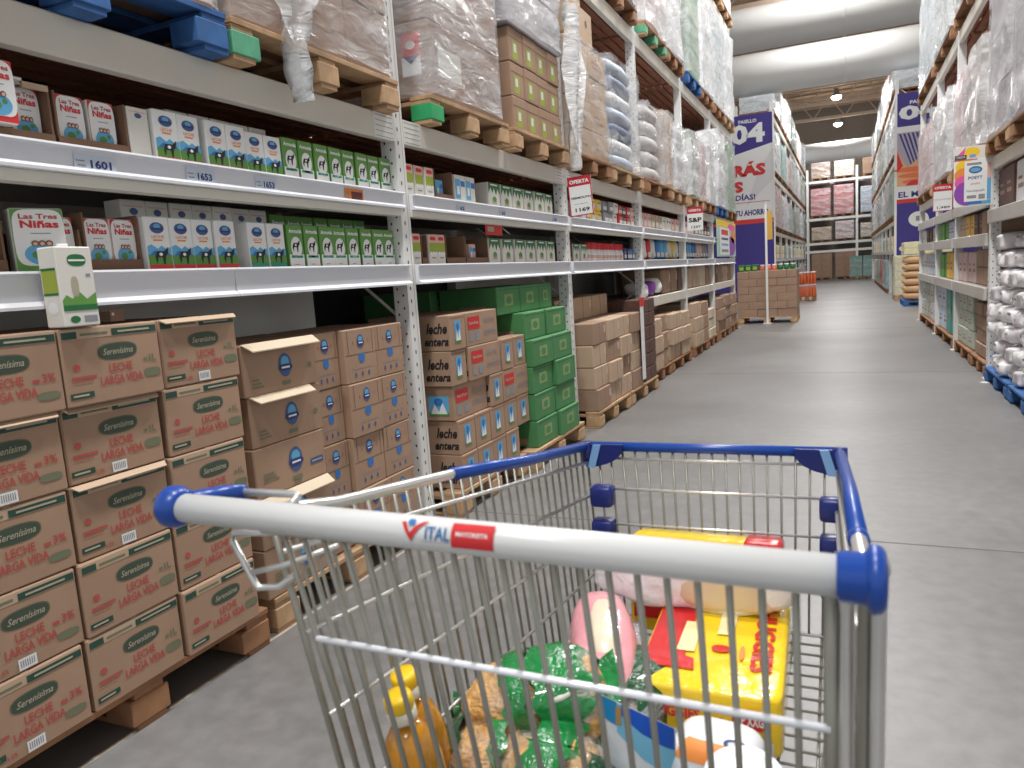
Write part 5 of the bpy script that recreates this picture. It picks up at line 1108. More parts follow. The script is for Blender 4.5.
    wl(-1.7, 0.95, 5.51, 0.9, CARD3, FILMC, 'top left brown block of the end wall rack', 1, 2); wl(-0.54, 0.98, 5.51, 0.95, CARDIN, FILM, 'top middle film wrapped block of the end wall rack', 2, 3); wl(0.85, 1.1, 5.51, 0.95, CARD3, None, 'top right brown block of the end wall rack', 1, 2)
    wl(-4.2, 1.0, 3.51, 1.3, BALEG, FILM, 'grey wrapped block at the left end of the end wall rack')
# ------------------------------------------------------------------ shopping cart
V = Vector
def lerp(a, b, t): return a+(b-a)*t
def cart():
    t = thing('shopping_cart', None, (-0.25, 0.9, 0), 'wire shopping cart with white handle and blue plastic corners in the foreground', 'shopping cart')
    base = V((-0.25, 0.9, 0))
    def part(name, mb, parent=t, label=None):
        mb.v = [tuple(V(v)-base) for v in mb.v] if parent is t else [tuple(V(v)-base) for v in mb.v]
        o = link(name, mb.mesh(name), parent=parent)
        if label: o['label'] = label
        return o
    FL, FR = V((-0.432,1.255,0.92)), V((-0.009,1.266,0.92)); RL, RR = V((-0.526,0.55,1.018)), V((0.012,0.545,1.012))
    fl, fr_, rl, rr = V((-0.405,1.225,0.618)), V((-0.016,1.235,0.618)), V((-0.494,0.615,0.545)), V((-0.004,0.612,0.545))
    L1, L2, L3 = V((-0.44,1.0,0.957)), V((-0.468,0.82,0.984)), V((-0.497,0.62,1.006))
    # rim: chrome rail, blue sleeves along the front, most of the left and the right
    mb = MB(); mb.tube([RL, L3, L2, L1, FL, FR, RR], 0.0065, CHROME, 10); part('rim_rail', mb)
    mb = MB(); mb.tube([L2+V((0,0,0)), L1, lerp(L1,FL,0.96)], 0.0085, PLBLUE, 10); part('blue_sleeve', mb, label='blue sleeve on the left side of the rim')
    mb = MB(); mb.tube([lerp(FL,FR,0.02), lerp(FL,FR,0.98)], 0.0085, PLBLUE, 10); part('blue_sleeve', mb, label='blue sleeve along the front rim')
    mb = MB(); mb.tube([lerp(FR,RR,0.04), lerp(FR,RR,0.5)+V((0.002,0,0.0)), lerp(FR,RR,0.86)], 0.0082, PLBLUE, 12); mb.tube([lerp(FR,RR,0.85), lerp(FR,RR,0.868)], 0.0088, PLBLUE, 12); part('blue_sleeve', mb, label='blue sleeve on the right side of the rim')
    # rounded corner guards and clips
    def guard(c, s, lab):
        mb = MB(); pts = [(0, 0.006), (0.068, 0.006)] + [(0.068*math.cos(a), -0.036*math.sin(a)) for a in [R(q) for q in (8, 22, 38, 55, 72, 90)]] + [(0, -0.036)]
        n = len(pts); vs = [c+V((s*a, y, b)) for y in (-0.012, 0.006) for a, b in pts]
        mb.add(vs, [tuple(range(n)), tuple(range(n, 2*n))[::-1]]+[(i, (i+1)%n, n+(i+1)%n, n+i) for i in range(n)], PLNAVY)
        mb.tube([c+V((0,-0.004,-0.03)), c+V((0,-0.004,0.008))], 0.012, PLNAVY, 10)
        g = part('corner_guard', mb, label=lab)
        mb = MB(); vs = [c+V((s*a, -0.0135, b)) for a, b in ((0.004,-0.036),(0.018,-0.036),(0.03,0.006),(0.016,0.006))]; mb.add(vs+[v+V((0,-0.002,0)) for v in vs], [(0,1,2,3),(4,7,6,5),(0,4,5,1),(1,5,6,2),(2,6,7,3),(3,7,4,0)], PLLBL); part('guard_stripe', mb, g, 'light blue stripe')
    guard(FL+V((0.002,0,0)), 1, 'navy corner guard at the front left of the rim'); guard(FR, -1, 'navy corner guard at the front right of the rim')
    for s, x, lab in ((1, -0.412, 'left'), (-1, -0.006, 'right')):
        for k, z in enumerate((0.834, 0.772, 0.705)):
            mb = MB(); mb.soft(x+s*0.013, 1.236, z-0.0, 0.021, 0.016, 0.019, PLNAVY, 0.35, 8, 16); part('wire_clip', mb, label='navy clip on the front %s corner, %s from the top' % (lab, ORD[k]))
    # wire walls
    def wall(name, a0, a1, b0, b1, n, rows, r=0.0021, rr_=0.0028, dx=V((0,0,0)), m=WIRE):
        """a: bottom ends, b: rim ends, n uprights, rows heights (0 bottom, 1 rim)"""
        mb = MB()
        for i in range(n):
            u = i/(n-1); mb.tube([lerp(a0,a1,u), lerp(b0,b1,u)], r, m, 6)
        for h, rad in rows: mb.tube([lerp(a0,b0,h)+dx, lerp(a1,b1,h)+dx], rad, CHROME, 6)
        return part(name, mb)
    wall('front_wires', fl, fr_, FL, FR, 20, ((0.0,0.003),(0.33,0.0026),(0.54,0.0026),(0.75,0.0028),(0.93,0.0028)))
    wall('left_wires', rl, fl, RL, FL, 32, ((0.0,0.003),(0.27,0.0026),(0.5,0.0026),(0.71,0.0028),(0.905,0.003)), dx=V((0.004,0,0)))
    wall('right_wires', rr, fr_, RR, FR, 32, ((0.0,0.003),(0.27,0.0026),(0.5,0.0026),(0.71,0.0028),(0.905,0.003)), dx=V((-0.004,0,0)))
    # floor grid
    mb = MB()
    for i in range(24): u = i/23; mb.tube([lerp(rl,fl,u), lerp(rr,fr_,u)], 0.0021, WIRE, 5)
    for i in range(9): u = (i+0.5)/9; mb.tube([lerp(rl,rr,u)+V((0,0,-0.004)), lerp(fl,fr_,u)+V((0,0,-0.004))], 0.0024, WIRE, 5)
    part('floor_wires', mb)
    # rear flap that swings inward: leaning uprights, one light cross bar
    tl, tr, bl, br = V((-0.516,0.532,1.004)), V((-0.010,0.532,1.004)), V((-0.486,0.612,0.552)), V((-0.014,0.608,0.552))
    mb = MB()
    for i in range(1, 23):
        u = i/22
        if i in (22,): mb.tube([lerp(tl,tr,u), lerp(bl,br,u)], 0.0052, WIRE, 8)
        else: mb.tube([lerp(tl,tr,u), lerp(bl,br,u)], 0.0029 if i else 0.0036, WIRE, 7)
    mb.tube([tl+V((-0.004,0,0)), tr], 0.004, CHROME, 7); mb.tube([bl, br], 0.004, CHROME, 7)
    g = part('rear_flap', mb)
    mb = MB(); a = lerp(tl,bl,0.255); b = lerp(tr,br,0.26); mb.tube([lerp(a,b,0.055)+V((0,-0.004,0)), b+V((0,-0.004,0))], 0.0033, mat('bright_cross_bar', (240,243,250), 0.25, 0.2), 8); part('cross_bar', mb, g, 'bright cross bar of the rear flap')
    mb = MB(); mb.tube([V((-0.50,0.534,1.003)), V((-0.556,0.53,0.998)), V((-0.559,0.53,0.99)), V((-0.539,0.53,0.954)), V((-0.532,0.53,0.944)), V((-0.51,0.535,0.946)), V((-0.492,0.545,0.958))], 0.0036, CHROME, 7)
    mb.tube([V((-0.541,0.53,0.958)), V((-0.50,0.538,0.968)), V((-0.45,0.556,0.985))], 0.003, CHROME, 7); part('hinge_loop', mb, g)
    # child seat wires folded behind the flap
    mb = MB()
    for i in range(5): u = 0.66+i*0.03; p = lerp(bl,br,0.7+0.06*i); mb.tube([p+V((0,0.03,0.03)), p+V((0,0.12,0.045)), p+V((0.01,0.14,0.02))], 0.0024, CHROME, 6)
    mb.tube([lerp(bl,br,0.62)+V((0,0.12,0.05)), lerp(bl,br,0.99)+V((-0.03,0.12,0.048)), lerp(bl,br,0.99)+V((-0.01,0.07,0.04))], 0.0026, CHROME, 6); part('seat_wires', mb)
    # handle
    r = 0.0139
    mb = MB(); mb.tube([V((-0.602,0.503,1.031)), V((-0.3,0.502,1.028)), V((0.0,0.501,1.025))], r, HANDLE, 28)
    h = part('handle_bar', mb)
    Mx = Matrix.Rotation(R(90), 4, 'Y')
    mb = MB(); mb.lathe([(0.0145,0.0),(0.0165,0.002),(0.0168,0.0165),(0.018,0.0178),(0.021,0.019),(0.0222,0.0215),(0.0215,0.026),(0.018,0.029),(0.009,0.030)], PLBLUE, 28, Matrix.Translation((-0.006,0.501,1.025)) @ Mx); part('end_cap', mb, h, 'blue right end cap')
    mb = MB(); mb.lathe([(0.008,-0.018),(0.016,-0.0155),(0.0205,-0.009),(0.0208,-0.001),(0.0185,0.006),(0.0146,0.011)], PLBLUE, 28, Matrix.Translation((-0.597,0.504,1.031)) @ Mx)
    mb.tube([V((-0.604,0.506,1.03)), V((-0.609,0.54,1.026)), V((-0.6,0.565,1.026)), V((-0.577,0.572,1.027))], [0.013,0.0105,0.009,0.008], PLBLUE, 14); part('end_cap', mb, h, 'blue left end cap with sleeve')
    mb = MB(); mb.tube([V((-0.578,0.571,1.027)), V((-0.517,0.576,1.027)), V((-0.508,0.574,1.027)), V((-0.512,0.56,1.014))], 0.0042, CHROME, 8); part('handle_bracket', mb, label='left chrome handle bracket')
    mb = MB(); mb.tube([V((0.02,0.52,1.03)), V((0.022,0.545,1.012))], 0.006, CHROME, 8); part('handle_bracket', mb, label='right chrome handle bracket')
    # logo and red sticker wrapped on the handle
    def wrap(name, draw, lab):
        q = MB(); draw(q, Frame((0,0,0),(1,0,0),(0,0,1),(0,-1,0)))
        me = q.mesh('t'); bm = bmesh.new(); bm.from_mesh(me); bmesh.ops.triangulate(bm, faces=bm.faces)
        bmesh.ops.subdivide_edges(bm, edges=bm.edges, cuts=3, use_grid_fill=True)
        q.v = [tuple(v.co) for v in bm.verts]; bm.verts.index_update()
        q.f = [tuple(v.index for v in f.verts) for f in bm.faces]; q.fm = [f.material_index for f in bm.faces]; q.sm = [True]*len(q.f); bm.free()
        th0 = math.atan2(1.23-1.03, 0.5); out = []
        for x, y, z in q.v:
            rad = r+0.0011-y*0.2; a = th0+z/r
            out.append((x-0.0045, 0.502-rad*math.cos(a), 1.0283+rad*math.sin(a)))
        q.v = out; part(name, q, h, lab)
    def logo(q, f):
        q.poly(f, [(-0.3265,0.007),(-0.3225,0.0075),(-0.3175,-0.001),(-0.313,0.0045),(-0.306,0.0085),(-0.301,0.009),(-0.309,0.0035),(-0.3165,-0.0075)], RED, 1)
        q.ell(f, -0.3172, 0.0075, 0.0034, 0.003, BLUEP, 1, 14)
        q.text(f, 'ITAL', -0.3035, 0.0, 0.0098, mat('logo_blue', (40,110,170), 0.4), 1, w=0.0225, al='L', bold=0.015, shear=0.05); q.rect(f, -0.307, -0.0068, -0.282, -0.0063, GREYP, 1)
    wrap('handle_logo', logo, 'red tick and blue lettering printed on the handle')
    def stick(q, f):
        for i in range(8): b0 = -0.0095+i*0.0024; q.rect(f, -0.2795, b0, -0.2425, b0+0.00241, RED, 1)
        q.text(f, 'MAYORISTA', -0.261, 0.001, 0.0034, WHITE, 3, w=0.028, bold=0.02)
    wrap('handle_sticker', stick, 'red sticker with small white lettering')
    # right uprights below the handle, then chassis and wheels
    for k, (x, y, rad, m) in enumerate(((0.0,0.535,0.0056,CHROME), (0.0115,0.528,0.005,WIRE), (0.0195,0.52,0.005,CHROME))):
        mb = MB(); mb.tube([V((x,y-0.012,1.012)), V((x,y,0.985)), V((x-0.002,y+0.06,0.56)), V((x-0.004,y+0.05,0.18))], rad, m, 9); part('frame_tube', mb, label='right frame tube, %s from the flap' % ORD[k])
    mb = MB(); mb.tube([RL, lerp(RL,rl,0.5), rl, V((-0.49,0.61,0.4)), V((-0.5,0.58,0.18))], 0.0038, WIRE, 9); part('frame_tube', mb, label='left frame tube')
    for x, xf in ((-0.5, -0.4), (0.0, -0.04)):
        mb = MB(); mb.tube([V((x,0.58,0.18)), V((x,0.62,0.145)), V((xf,1.18,0.145)), V((xf,1.2,0.18))], 0.011, CHROME, 10); mb.tube([V((xf,1.18,0.15)), V((xf,1.1,0.4)), lerp(rl if x < -0.2 else rr, fl if x < -0.2 else fr_, 0.75)], 0.008, CHROME, 8); part('chassis_tube', mb)
    mb = MB(); mb.tube([V((-0.44,0.95,0.15)), V((-0.02,0.95,0.15))], 0.009, CHROME, 8); mb.tube([V((-0.5,0.62,0.15)), V((0.0,0.62,0.15))], 0.009, CHROME, 8); part('chassis_cross_bar', mb)
    for x, y in ((-0.5,0.62),(0.0,0.62),(-0.4,1.16),(-0.04,1.16)):
        M = Matrix.Translation((x,y,0.0585)) @ Matrix.Rotation(R(90),4,'Y')
        mb = MB(); mb.lathe([(0.03,-0.014),(0.053,-0.014),(0.058,-0.008),(0.058,0.008),(0.053,0.014),(0.03,0.014)], RUBBER, 24, M); w = part('wheel', mb)
        mb = MB(); mb.lathe([(0.01,-0.018),(0.029,-0.015),(0.029,0.015),(0.01,0.018)], PLBLUE, 16, M); mb.box(x-0.022,x-0.018,y-0.015,y+0.015,0.05,0.14,CHROME); mb.box(x+0.018,x+0.022,y-0.015,y+0.015,0.05,0.14,CHROME); mb.box(x-0.022,x+0.022,y-0.015,y+0.015,0.125,0.14,CHROME); part('wheel_fork', mb, w)

# ------------------------------------------------------------------ what lies in the cart
def groceries():
    glass = film_mat('bottle_clear_plastic', (250,240,200), 1.33, 9.0, 0.06, 0.15)
    oil = mat('sunflower_oil', (196,132,18), 0.1, var=0.3, vscale=22, coat=0.8); capy = mat('cap_yellow', (252,206,30), 0.35)
    ring = mat('cap_ring_white', (228,224,206), 0.4)
    prof = [(0.028,0.0),(0.033,0.006),(0.033,0.07),(0.031,0.09),(0.033,0.11),(0.033,0.15),(0.027,0.178),(0.016,0.195),(0.0135,0.205)]
    def oil_bottle(x, y, z, tx, ty, lab):
        o = thing('oil_bottle', None, (x, y, z), lab, 'bottle', 'oil bottles in the cart', 0, (tx, ty, 0))
        mb = MB(); mb.lathe([(a*0.97, b) for a, b in prof[:-1]], oil, 24); link('oil', mb.mesh('oil'), parent=o)
        mb = MB(); mb.lathe([(a+0.0006, b) for a, b in prof], glass, 24); link('bottle_shell', mb.mesh('bottle_shell'), parent=o)
        mb = MB(); mb.lathe([(0.0165,0.203),(0.0168,0.205),(0.0168,0.216),(0.0155,0.217)], ring, 20); link('neck_ring', mb.mesh('neck_ring'), parent=o)
        mb = MB(); mb.lathe([(0.0158,0.2175),(0.0165,0.219),(0.0162,0.23),(0.0145,0.2335),(0.006,0.234)], capy, 24); link('yellow_cap', mb.mesh('yellow_cap'), parent=o)
    oil_bottle(-0.436, 0.668, 0.556, R(9), R(-4), 'yellow capped oil bottle nearest the handle, leaning on the rear flap')
    oil_bottle(-0.459, 0.72, 0.553, R(10), R(-4), 'yellow capped oil bottle behind the other one')
    # noodle bags: clear film over noodles with glossy green bands
    nood = mat('dry_noodles', (214,164,98), 0.5, var=0.35, vscale=55, bump=1.0, bscale=70); gfoil = mat('bag_green_foil', (18,124,60), 0.16, var=0.25, vscale=18, bump=0.7, bscale=30, coat=0.7)
    gdark = mat('bag_dark_green_foil', (12,72,40), 0.2, var=0.3, vscale=18, bump=0.7, bscale=30, coat=0.7); clr = film_mat('bag_clear_film', (240,236,226), 0.85, 14.0, 0.08, 0.8)
    def noodle(loc, rot, L, W, H, lab, sd, bands, white=None):
        o = thing('noodle_bag', None, loc, lab, 'bag', 'noodle bags in the cart', 0, rot)
        mb = MB(); mb.soft(0, 0, 0, L, W, H, nood, 0.6, 14, 32, 0.02, 22, sd); link('noodles', mb.mesh('noodles'), parent=o)
        mb = MB(); mb.soft(0, 0, 0, L*1.05, W*1.08, H*1.1, clr, 0.6, 12, 28, 0.012, 26, sd); link('clear_film', mb.mesh('clear_film'), parent=o)
        for a, w, m in bands:
            mb = MB(); n = 26; vs = []; fs = []
            for i in range(5):
                x = a+w*(i/4-0.5); sc = max(0.25, (1-min(1, abs(x/L/1.08))**3.3))**0.5
                for j in range(n):
                    th = 2*math.pi*j/n; c, s = math.cos(th), math.sin(th)
                    k = 1.12+0.05*noise.noise(V((x*30+sd, c*2, s*2)))
                    vs.append((x+0.006*math.sin(j*1.7), math.copysign(abs(c)**0.6,c)*W*k*sc, math.copysign(abs(s)**0.6,s)*H*1.16*k*sc))
            for i in range(4):
                for j in range(n): fs.append((i*n+j, i*n+(j+1)%n, (i+1)*n+(j+1)%n, (i+1)*n+j))
            mb.add(vs, fs, m, True); link('green_band', mb.mesh('green_band'), parent=o)
        for s in (-1, 1):   # crimped ends
            mb = MB(); vs = []; n = 10
            for i in range(3):
                for j in range(n): q = j/(n-1)-0.5; vs.append((s*(L*0.93+i*0.016), q*W*1.5*(0.75+0.25*i), 0.004*math.sin(j*2.2+i)+H*0.2*(i*0.25)))
            fs = [(i*n+j, i*n+j+1, (i+1)*n+j+1, (i+1)*n+j) for i in range(2) for j in range(n-1)]
            mb.add(vs, fs, gfoil, True); mb.add([V(v)+V((0,0,0.001)) for v in vs], [f[::-1] for f in fs], gfoil, True); link('crimped_end', mb.mesh('crimped_end'), parent=o)
        if white:
            mb = MB(); mb.soft(white, -W*0.6, H*0.95, 0.024, 0.02, 0.006, OFFW, 0.8, 6, 14); link('white_label', mb.mesh('white_label'), parent=o)
    noodle((-0.372, 0.83, 0.678), (R(16), R(-12), R(24)), 0.088, 0.052, 0.046, 'green noodle bag on top, with tan noodles at its left end', 1.3, [(-0.02,0.03,gfoil),(0.045,0.085,gfoil)], 0.03)
    noodle((-0.372, 0.765, 0.626), (R(6), R(3), R(8)), 0.10, 0.055, 0.05, 'noodle bag with a green stripe lying lower, in front of the top one', 4.1, [(-0.085,0.03,gdark),(-0.02,0.022,gfoil),(0.055,0.05,gfoil)])
    noodle((-0.312, 0.722, 0.622), (R(26), R(2), R(4)), 0.088, 0.05, 0.046, 'noodle bag nearest the handle, wide green band across it', 7.7, [(-0.01,0.05,gfoil),(0.06,0.04,gdark)])
    noodle((-0.268, 0.93, 0.642), (R(4), R(-6), R(70)), 0.08, 0.05, 0.04, 'noodle bag half hidden behind the blue and white pouch', 9.2, [(0.0,0.1,gdark)])
    # milk powder pouch, white with blue waves
    pw = mat('pouch_white_film', (226,232,240), 0.25, bump=0.4, bscale=12, coat=0.3)
    o = thing('milk_powder_pouch', None, (-0.226, 0.79, 0.58), 'tall white pouch with blue wave corner behind the flap, beside the noodles', 'pouch', None, 0, (R(14), R(2), R(6)))
    mb = MB(); vs = []; fs = []; NX, NZ = 12, 16; Wd, Hh = 0.043, 0.185
    for side in (-1, 1):
        b0 = len(vs)
        for k in range(NZ+1):
            w_ = k/NZ
            for i in range(NX+1):
                u = i/NX*2-1; top = Hh-0.026*(u+1)*0.5*1.4
                d = 0.026*(1-abs(u)**2.6)*(1-w_**3)*(0.9+0.2*noise.noise(V((u*3, w_*4, side))))
                vs.append((u*Wd, side*d, w_*top))
        for k in range(NZ):
            for i in range(NX): fs.append((b0+k*(NX+1)+i, b0+k*(NX+1)+i+1, b0+(k+1)*(NX+1)+i+1, b0+(k+1)*(NX+1)+i))
    mb.add(vs, fs, pw, True)
    link('pouch_body', mb.mesh('pouch_body'), parent=o)
    def patch(name, m, u0, u1, lo, hi, k):
        q = MB(); vs = []; fs = []; n = 14
        for i in range(n+1):
            u = u0+(u1-u0)*i/n; top = Hh-0.026*(u+1)*0.5*1.4
            for j in range(5):
                w_ = lo(u)+(hi(u)-lo(u))*j/4; d = 0.026*(1-abs(u)**2.6)*(1-w_**3)*(0.9+0.2*noise.noise(V((u*3, w_*4, -1))))
                vs.append((u*Wd, -d-0.0007*k, w_*top))
        for i in range(n):
            for j in range(4): fs.append((i*5+j, (i+1)*5+j, (i+1)*5+j+1, i*5+j+1))
        q.add(vs, fs, m, True); link(name, q.mesh(name), parent=o)
    patch('sky_wave', mat('wave_sky', (120,190,222), 0.3), -0.5, 0.97, lambda u: 0.8-0.16*(u+0.5), lambda u: 0.99, 1)
    patch('blue_wave', mat('wave_blue', (20,84,190), 0.3), -0.38, 0.97, lambda u: 0.93-0.1*(u+0.38), lambda u: 1.0, 2)
    patch('blue_corner', mat('wave_azure', (30,140,200), 0.3), -0.9, -0.5, lambda u: 0.84, lambda u: 0.995, 1)
    patch('gold_mark', mat('wave_gold', (176,140,80), 0.4), -0.52, -0.38, lambda u: 0.86, lambda u: 0.98, 3)
    # tub with orange label, and a round white lid nearer
    tubm = mat('tub_white_plastic', (228,230,234), 0.3, coat=0.2)
    o = thing('white_tub', None, (-0.137, 0.80, 0.645), 'white plastic tub with an orange label lying behind the flap at the right', 'tub', None, 0, (R(-6), 0, R(-6)))
    rx, ry, rz, ee = 0.052, 0.046, 0.056, 0.5
    mb = MB(); mb.soft(0, 0, 0, rx, ry, rz, tubm, ee, 18, 36); link('tub_body', mb.mesh('tub_body'), parent=o)
    pw_ = lambda x, k: math.copysign(abs(x)**k, x)
    def sp(ph, t, g=1.02): return V((pw_(math.cos(ph),ee)*pw_(math.cos(t),ee)*rx*g, pw_(math.cos(ph),ee)*pw_(math.sin(t),ee)*ry*g, pw_(math.sin(ph),ee)*rz*g))
    mb = MB(); vs = []; fs = []; n = 16
    for i in range(n+1):
        for j in range(9): vs.append(sp(R(22+j*5.5), R(-122+i*4.6)))
    for i in range(n):
        for j in range(8): fs.append((i*9+j, (i+1)*9+j, (i+1)*9+j+1, i*9+j+1))
    mb.add(vs, fs, ORANGE, True); c = sp(R(38), R(-84), 1.06); nn = V((0,-0.8,0.6)); f = Frame(c, (1,0,0), (0,0.6,0.8), nn)
    mb.text(f, 'Mo', 0.0, -0.004, 0.017, BROWND, 1, w=0.03, shear=0.1); mb.ell(f, 0.012, 0.016, 0.013, 0.006, BLUEPK, 1, 16); mb.ell(f, 0.012, 0.016, 0.008, 0.003, WHITE, 2, 12); link('orange_label', mb.mesh('orange_label'), parent=o)
    o = thing('lidded_cup', None, (-0.094, 0.725, 0.567), 'round white lid of a cup nearest the handle at the right', 'cup', None, 0, (R(8), 0, 0))
    mb = MB(); mb.lathe([(0.024,0),(0.026,0.01),(0.031,0.15)], mat('cup_pale', (216,226,236), 0.3), 28); link('cup_body', mb.mesh('cup_body'), parent=o)
    mb = MB(); mb.lathe([(0.038,0.148),(0.040,0.151),(0.040,0.157),(0.037,0.161),(0.032,0.159),(0.016,0.158)], mat('lid_white', (236,242,248), 0.3), 32); link('cup_lid', mb.mesh('cup_lid'), parent=o)
    # diaper packs
    dy = mat('diaper_yellow_film', (248,208,30), 0.22, var=0.06, bump=0.35, bscale=16, coat=0.5); drd = mat('diaper_red_film', (206,32,34), 0.22, bump=0.3, bscale=16, coat=0.5); dgy = mat('diaper_grey_film', (206,204,206), 0.3)
    def diaper(lab, loc, rot, w, l, h, front=True, red_end=False):
        o = thing('diaper_pack', None, loc, lab, 'diaper pack', 'diaper packs in the cart', 0, rot)
        mb = MB(); mb.soft(0, 0, h*0.5, w/2, l/2, h/2, dy, 0.13, 16, 44, 0.001, 14, loc[0]*9); link('pack_body', mb.mesh('pack_body'), parent=o)
        f = Frame((-w/2, -l/2, h), (1,0,0), (0,1,0), (0,0,1)); k = 3
        mb = MB(); mb.poly(f, [(w*0.03,l*0.14),(w*0.4,l*0.14),(w*0.38,l*0.24),(w*0.31,l*0.26),(w*0.31,l*0.96),(w*0.03,l*0.96)], drd, k); link('red_panel', mb.mesh('red_panel'), parent=o)
        mb = MB(); mb.poly(f, [(w*0.24,l*0.3),(w*0.37,l*0.3),(w*0.37,l*0.6),(w*0.25,l*0.6)], mat('diaper_cream', (248,232,176), 0.3), k+1); mb.ell(f, w*0.55, l*0.36, w*0.07, l*0.035, drd, k+1, 12); mb.rect(f, w*0.5, l*0.5, w*0.62, l*0.72, mat('diaper_cream'), k+1); mb.ell(f, w*0.7, l*0.34, w*0.02, l*0.07, ORANGE, k+1, 10)
        f2 = Frame((w/2-w*0.2, l/2, h), (0,-1,0), (1,0,0), (0,0,1)); mb.text(f2, 'HUGGIES', l*0.5, w*0.04, w*0.15, drd, k+1, w=l*0.62, bold=0.03); link('pack_print', mb.mesh('pack_print'), parent=o)
        if red_end:
            mb = MB(); mb.soft(w*0.38, 0, h*0.5, w*0.125, l/2+0.002, h/2+0.002, drd, 0.15, 12, 30); link('red_end', mb.mesh('red_end'), parent=o)
        if front:
            f3 = Frame((-w/2, -l/2-0.0005, 0), (1,0,0), (0,0,1)); mb = MB()
            mb.text(f3, 'HUGGIES', w*0.3, h*0.62, h*0.2, drd, 9, w=w*0.34, bold=0.05); mb.rect(f3, w*0.68, h*0.5, w*0.9, h*0.8, drd, 9); mb.text(f3, 'XP XXG', w*0.79, h*0.65, h*0.16, WHITE, 10, w=w*0.18, bold=0.03); mb.rect(f3, w*0.52, h*0.56, w*0.62, h*0.62, drd, 9)
            mb.rect(f3, w*0.06, h*0.1, w*0.94, h*0.34, dgy, 8); link('front_print', mb.mesh('front_print'), parent=o)
        return o
    diaper('yellow and red diaper pack lying flat on the cart floor', (-0.172, 1.043, 0.608), (R(2.5), 0, R(1.5)), 0.192, 0.275, 0.088)
    diaper('second yellow diaper pack standing against the front wires, behind the white bag', (-0.215, 1.222, 0.70), (R(82), 0, R(0)), 0.245, 0.165, 0.05, False, True)
    # white bag
    wb = mat('bag_thin_white', (240,241,244), 0.3, bump=0.7, bscale=18, coat=0.2)
    o = thing('white_plastic_bag', None, (-0.225, 1.125, 0.742), 'white plastic bag lying across the cart behind the flat diaper pack', 'bag')
    mb = MB(); mb.soft(0, 0, 0, 0.155, 0.032, 0.042, wb, 0.55, 16, 44, 0.022, 14, 3.3); link('bag_body', mb.mesh('bag_body'), parent=o)
    mb = MB(); mb.soft(0.06, -0.003, -0.004, 0.088, 0.0345, 0.036, mat('bread_cream_seen', (222,206,180), 0.35), 0.6, 14, 36, 0.02, 14, 5.5); o2 = link('cream_goods', mb.mesh('cream_goods'), parent=o); o2['label'] = 'cream coloured goods showing through the right half of the bag'
    # pink wrapped sausage bag with dark end
    o = thing('cold_cut_bag', None, (-0.326, 0.975, 0.675), 'pink and white cold cut bag with a dark end, left in the cart', 'bag', None, 0, (R(10), 0, R(18)))
    pk = mat('cold_cut_pink', (226,158,166), 0.22, var=0.12, vscale=10, coat=0.5, bump=0.3, bscale=20); cr = mat('cold_cut_cream', (230,214,190), 0.25, var=0.08, coat=0.4)
    mb = MB(); mb.soft(0, 0, 0, 0.048, 0.125, 0.05, pk, 0.7, 14, 28, 0.014, 12, 2.2); link('bag_body', mb.mesh('bag_body'), parent=o)
    mb = MB(); mb.soft(0.004, 0.01, 0.014, 0.032, 0.085, 0.04, cr, 0.75, 12, 24, 0.012, 12, 6.2); link('cream_panel', mb.mesh('cream_panel'), parent=o)
    mb = MB(); mb.soft(0.0, -0.118, -0.004, 0.028, 0.022, 0.032, mat('dark_navy_end', (40,40,58), 0.3, coat=0.4), 0.6, 10, 20); link('dark_end', mb.mesh('dark_end'), parent=o)
    mb = MB(); mb.soft(0.028, -0.03, -0.012, 0.042, 0.12, 0.028, film_mat('bag_crinkled_clear', (226,228,236), 0.62, 12.0, 0.1, 1.0), 0.6, 12, 28, 0.03, 16, 8.8); link('clear_wrap', mb.mesh('clear_wrap'), parent=o)
    # small clear bag of brown goods at the very bottom edge
    o = thing('snack_bag', None, (-0.395, 0.725, 0.62), 'small clear bag of brown snacks beside the oil bottles at the flap', 'bag', None, 0, (R(20), 0, R(10)))
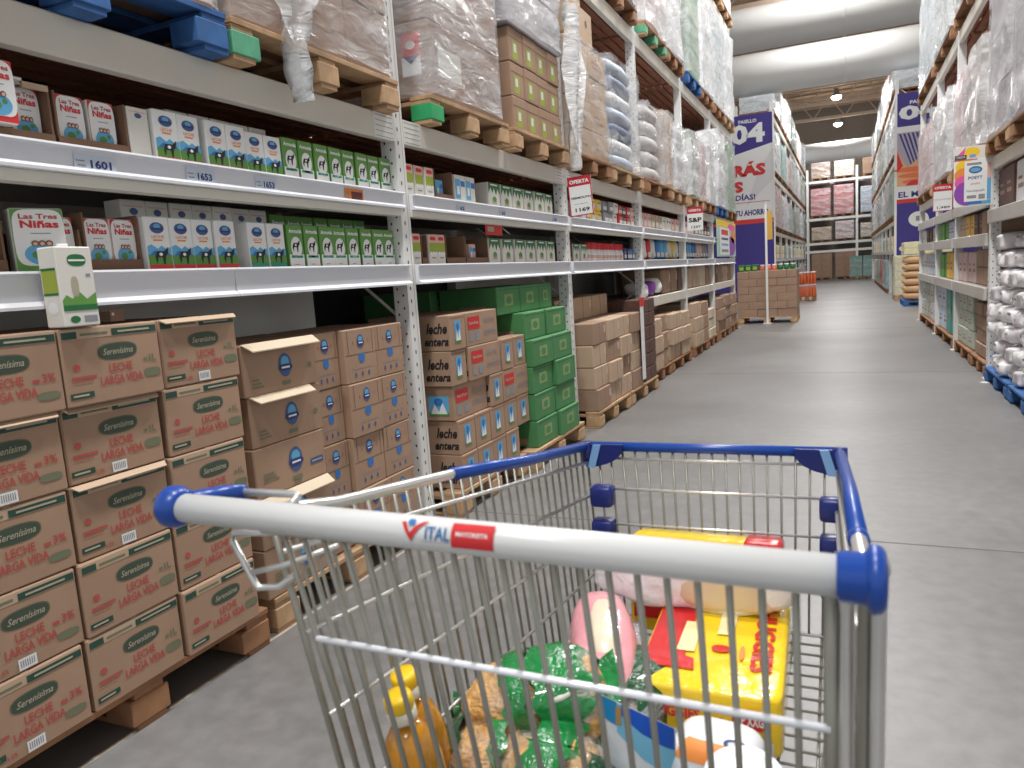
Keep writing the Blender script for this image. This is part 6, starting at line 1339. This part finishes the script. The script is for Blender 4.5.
    mb = MB(); mb.soft(0, 0, 0, 0.02, 0.025, 0.06, nood, 0.6, 12, 24, 0.014, 26, 12.2); link('snacks', mb.mesh('snacks'), parent=o)
    mb = MB(); mb.soft(0, 0, 0, 0.022, 0.027, 0.066, clr, 0.6, 10, 22, 0.012, 24, 12.2); link('clear_film', mb.mesh('clear_film'), parent=o)

# ------------------------------------------------------------------ camera, world
def camera_world():
    f, roll, cx, cy, H, vp = 742.0, 0.0675, 512.0, 384.0, 1.23, (845.5, 256.0)
    a = V((vp[0]-cx, vp[1]-cy, f)).normalized(); hz = V((math.cos(roll), -math.sin(roll), 0))
    dn = a.cross(hz).normalized()
    if dn.y < 0: dn = -dn
    rt = dn.cross(a)
    rows = (rt, a, -dn)                       # world X, Y, Z seen in camera axes (x right, y down, z forward)
    cxw = V([q.x for q in rows]); cyw = V([q.y for q in rows]); czw = V([q.z for q in rows])
    M = Matrix((cxw, -cyw, -czw)).transposed().to_4x4(); M.translation = (0, 0, H)
    cam = bpy.data.cameras.new('camera'); co = bpy.data.objects.new('camera', cam); COL.objects.link(co); co.matrix_world = M
    cam.sensor_width = 36.0; cam.lens = f/1024*36.0; cam.clip_start = 0.02; cam.clip_end = 300
    cam.dof.use_dof = True; cam.dof.focus_distance = 3.6; cam.dof.aperture_fstop = 9.0
    scene.camera = co
    w = bpy.data.worlds.new('world'); scene.world = w; w.use_nodes = True
    bg = w.node_tree.nodes['Background']; bg.inputs['Color'].default_value = (0.97, 0.985, 1.0, 1); bg.inputs['Strength'].default_value = WORLD
    scene.view_settings.view_transform = 'Standard'; scene.view_settings.look = 'None'; scene.view_settings.gamma = 1.0
    scene.view_settings.use_curve_mapping = False; scene.view_settings.exposure = EXPO
    scene.cycles.transparent_max_bounces = 24; scene.cycles.max_bounces = 8; scene.cycles.use_denoising = True
    scene.cycles.sample_clamp_indirect = 6.0
WORLD, EXPO = 0.58, 0.12

build_shell(); left_rack(); near_boxes(); shelf_goods(); left_upper(); signs(); crossing(); right_side(); far_blocks(); cart(); groceries(); camera_world()
for l, os_ in LABELS.items():
    if len(os_) > 1: print('SAMELABEL', l, len(os_))
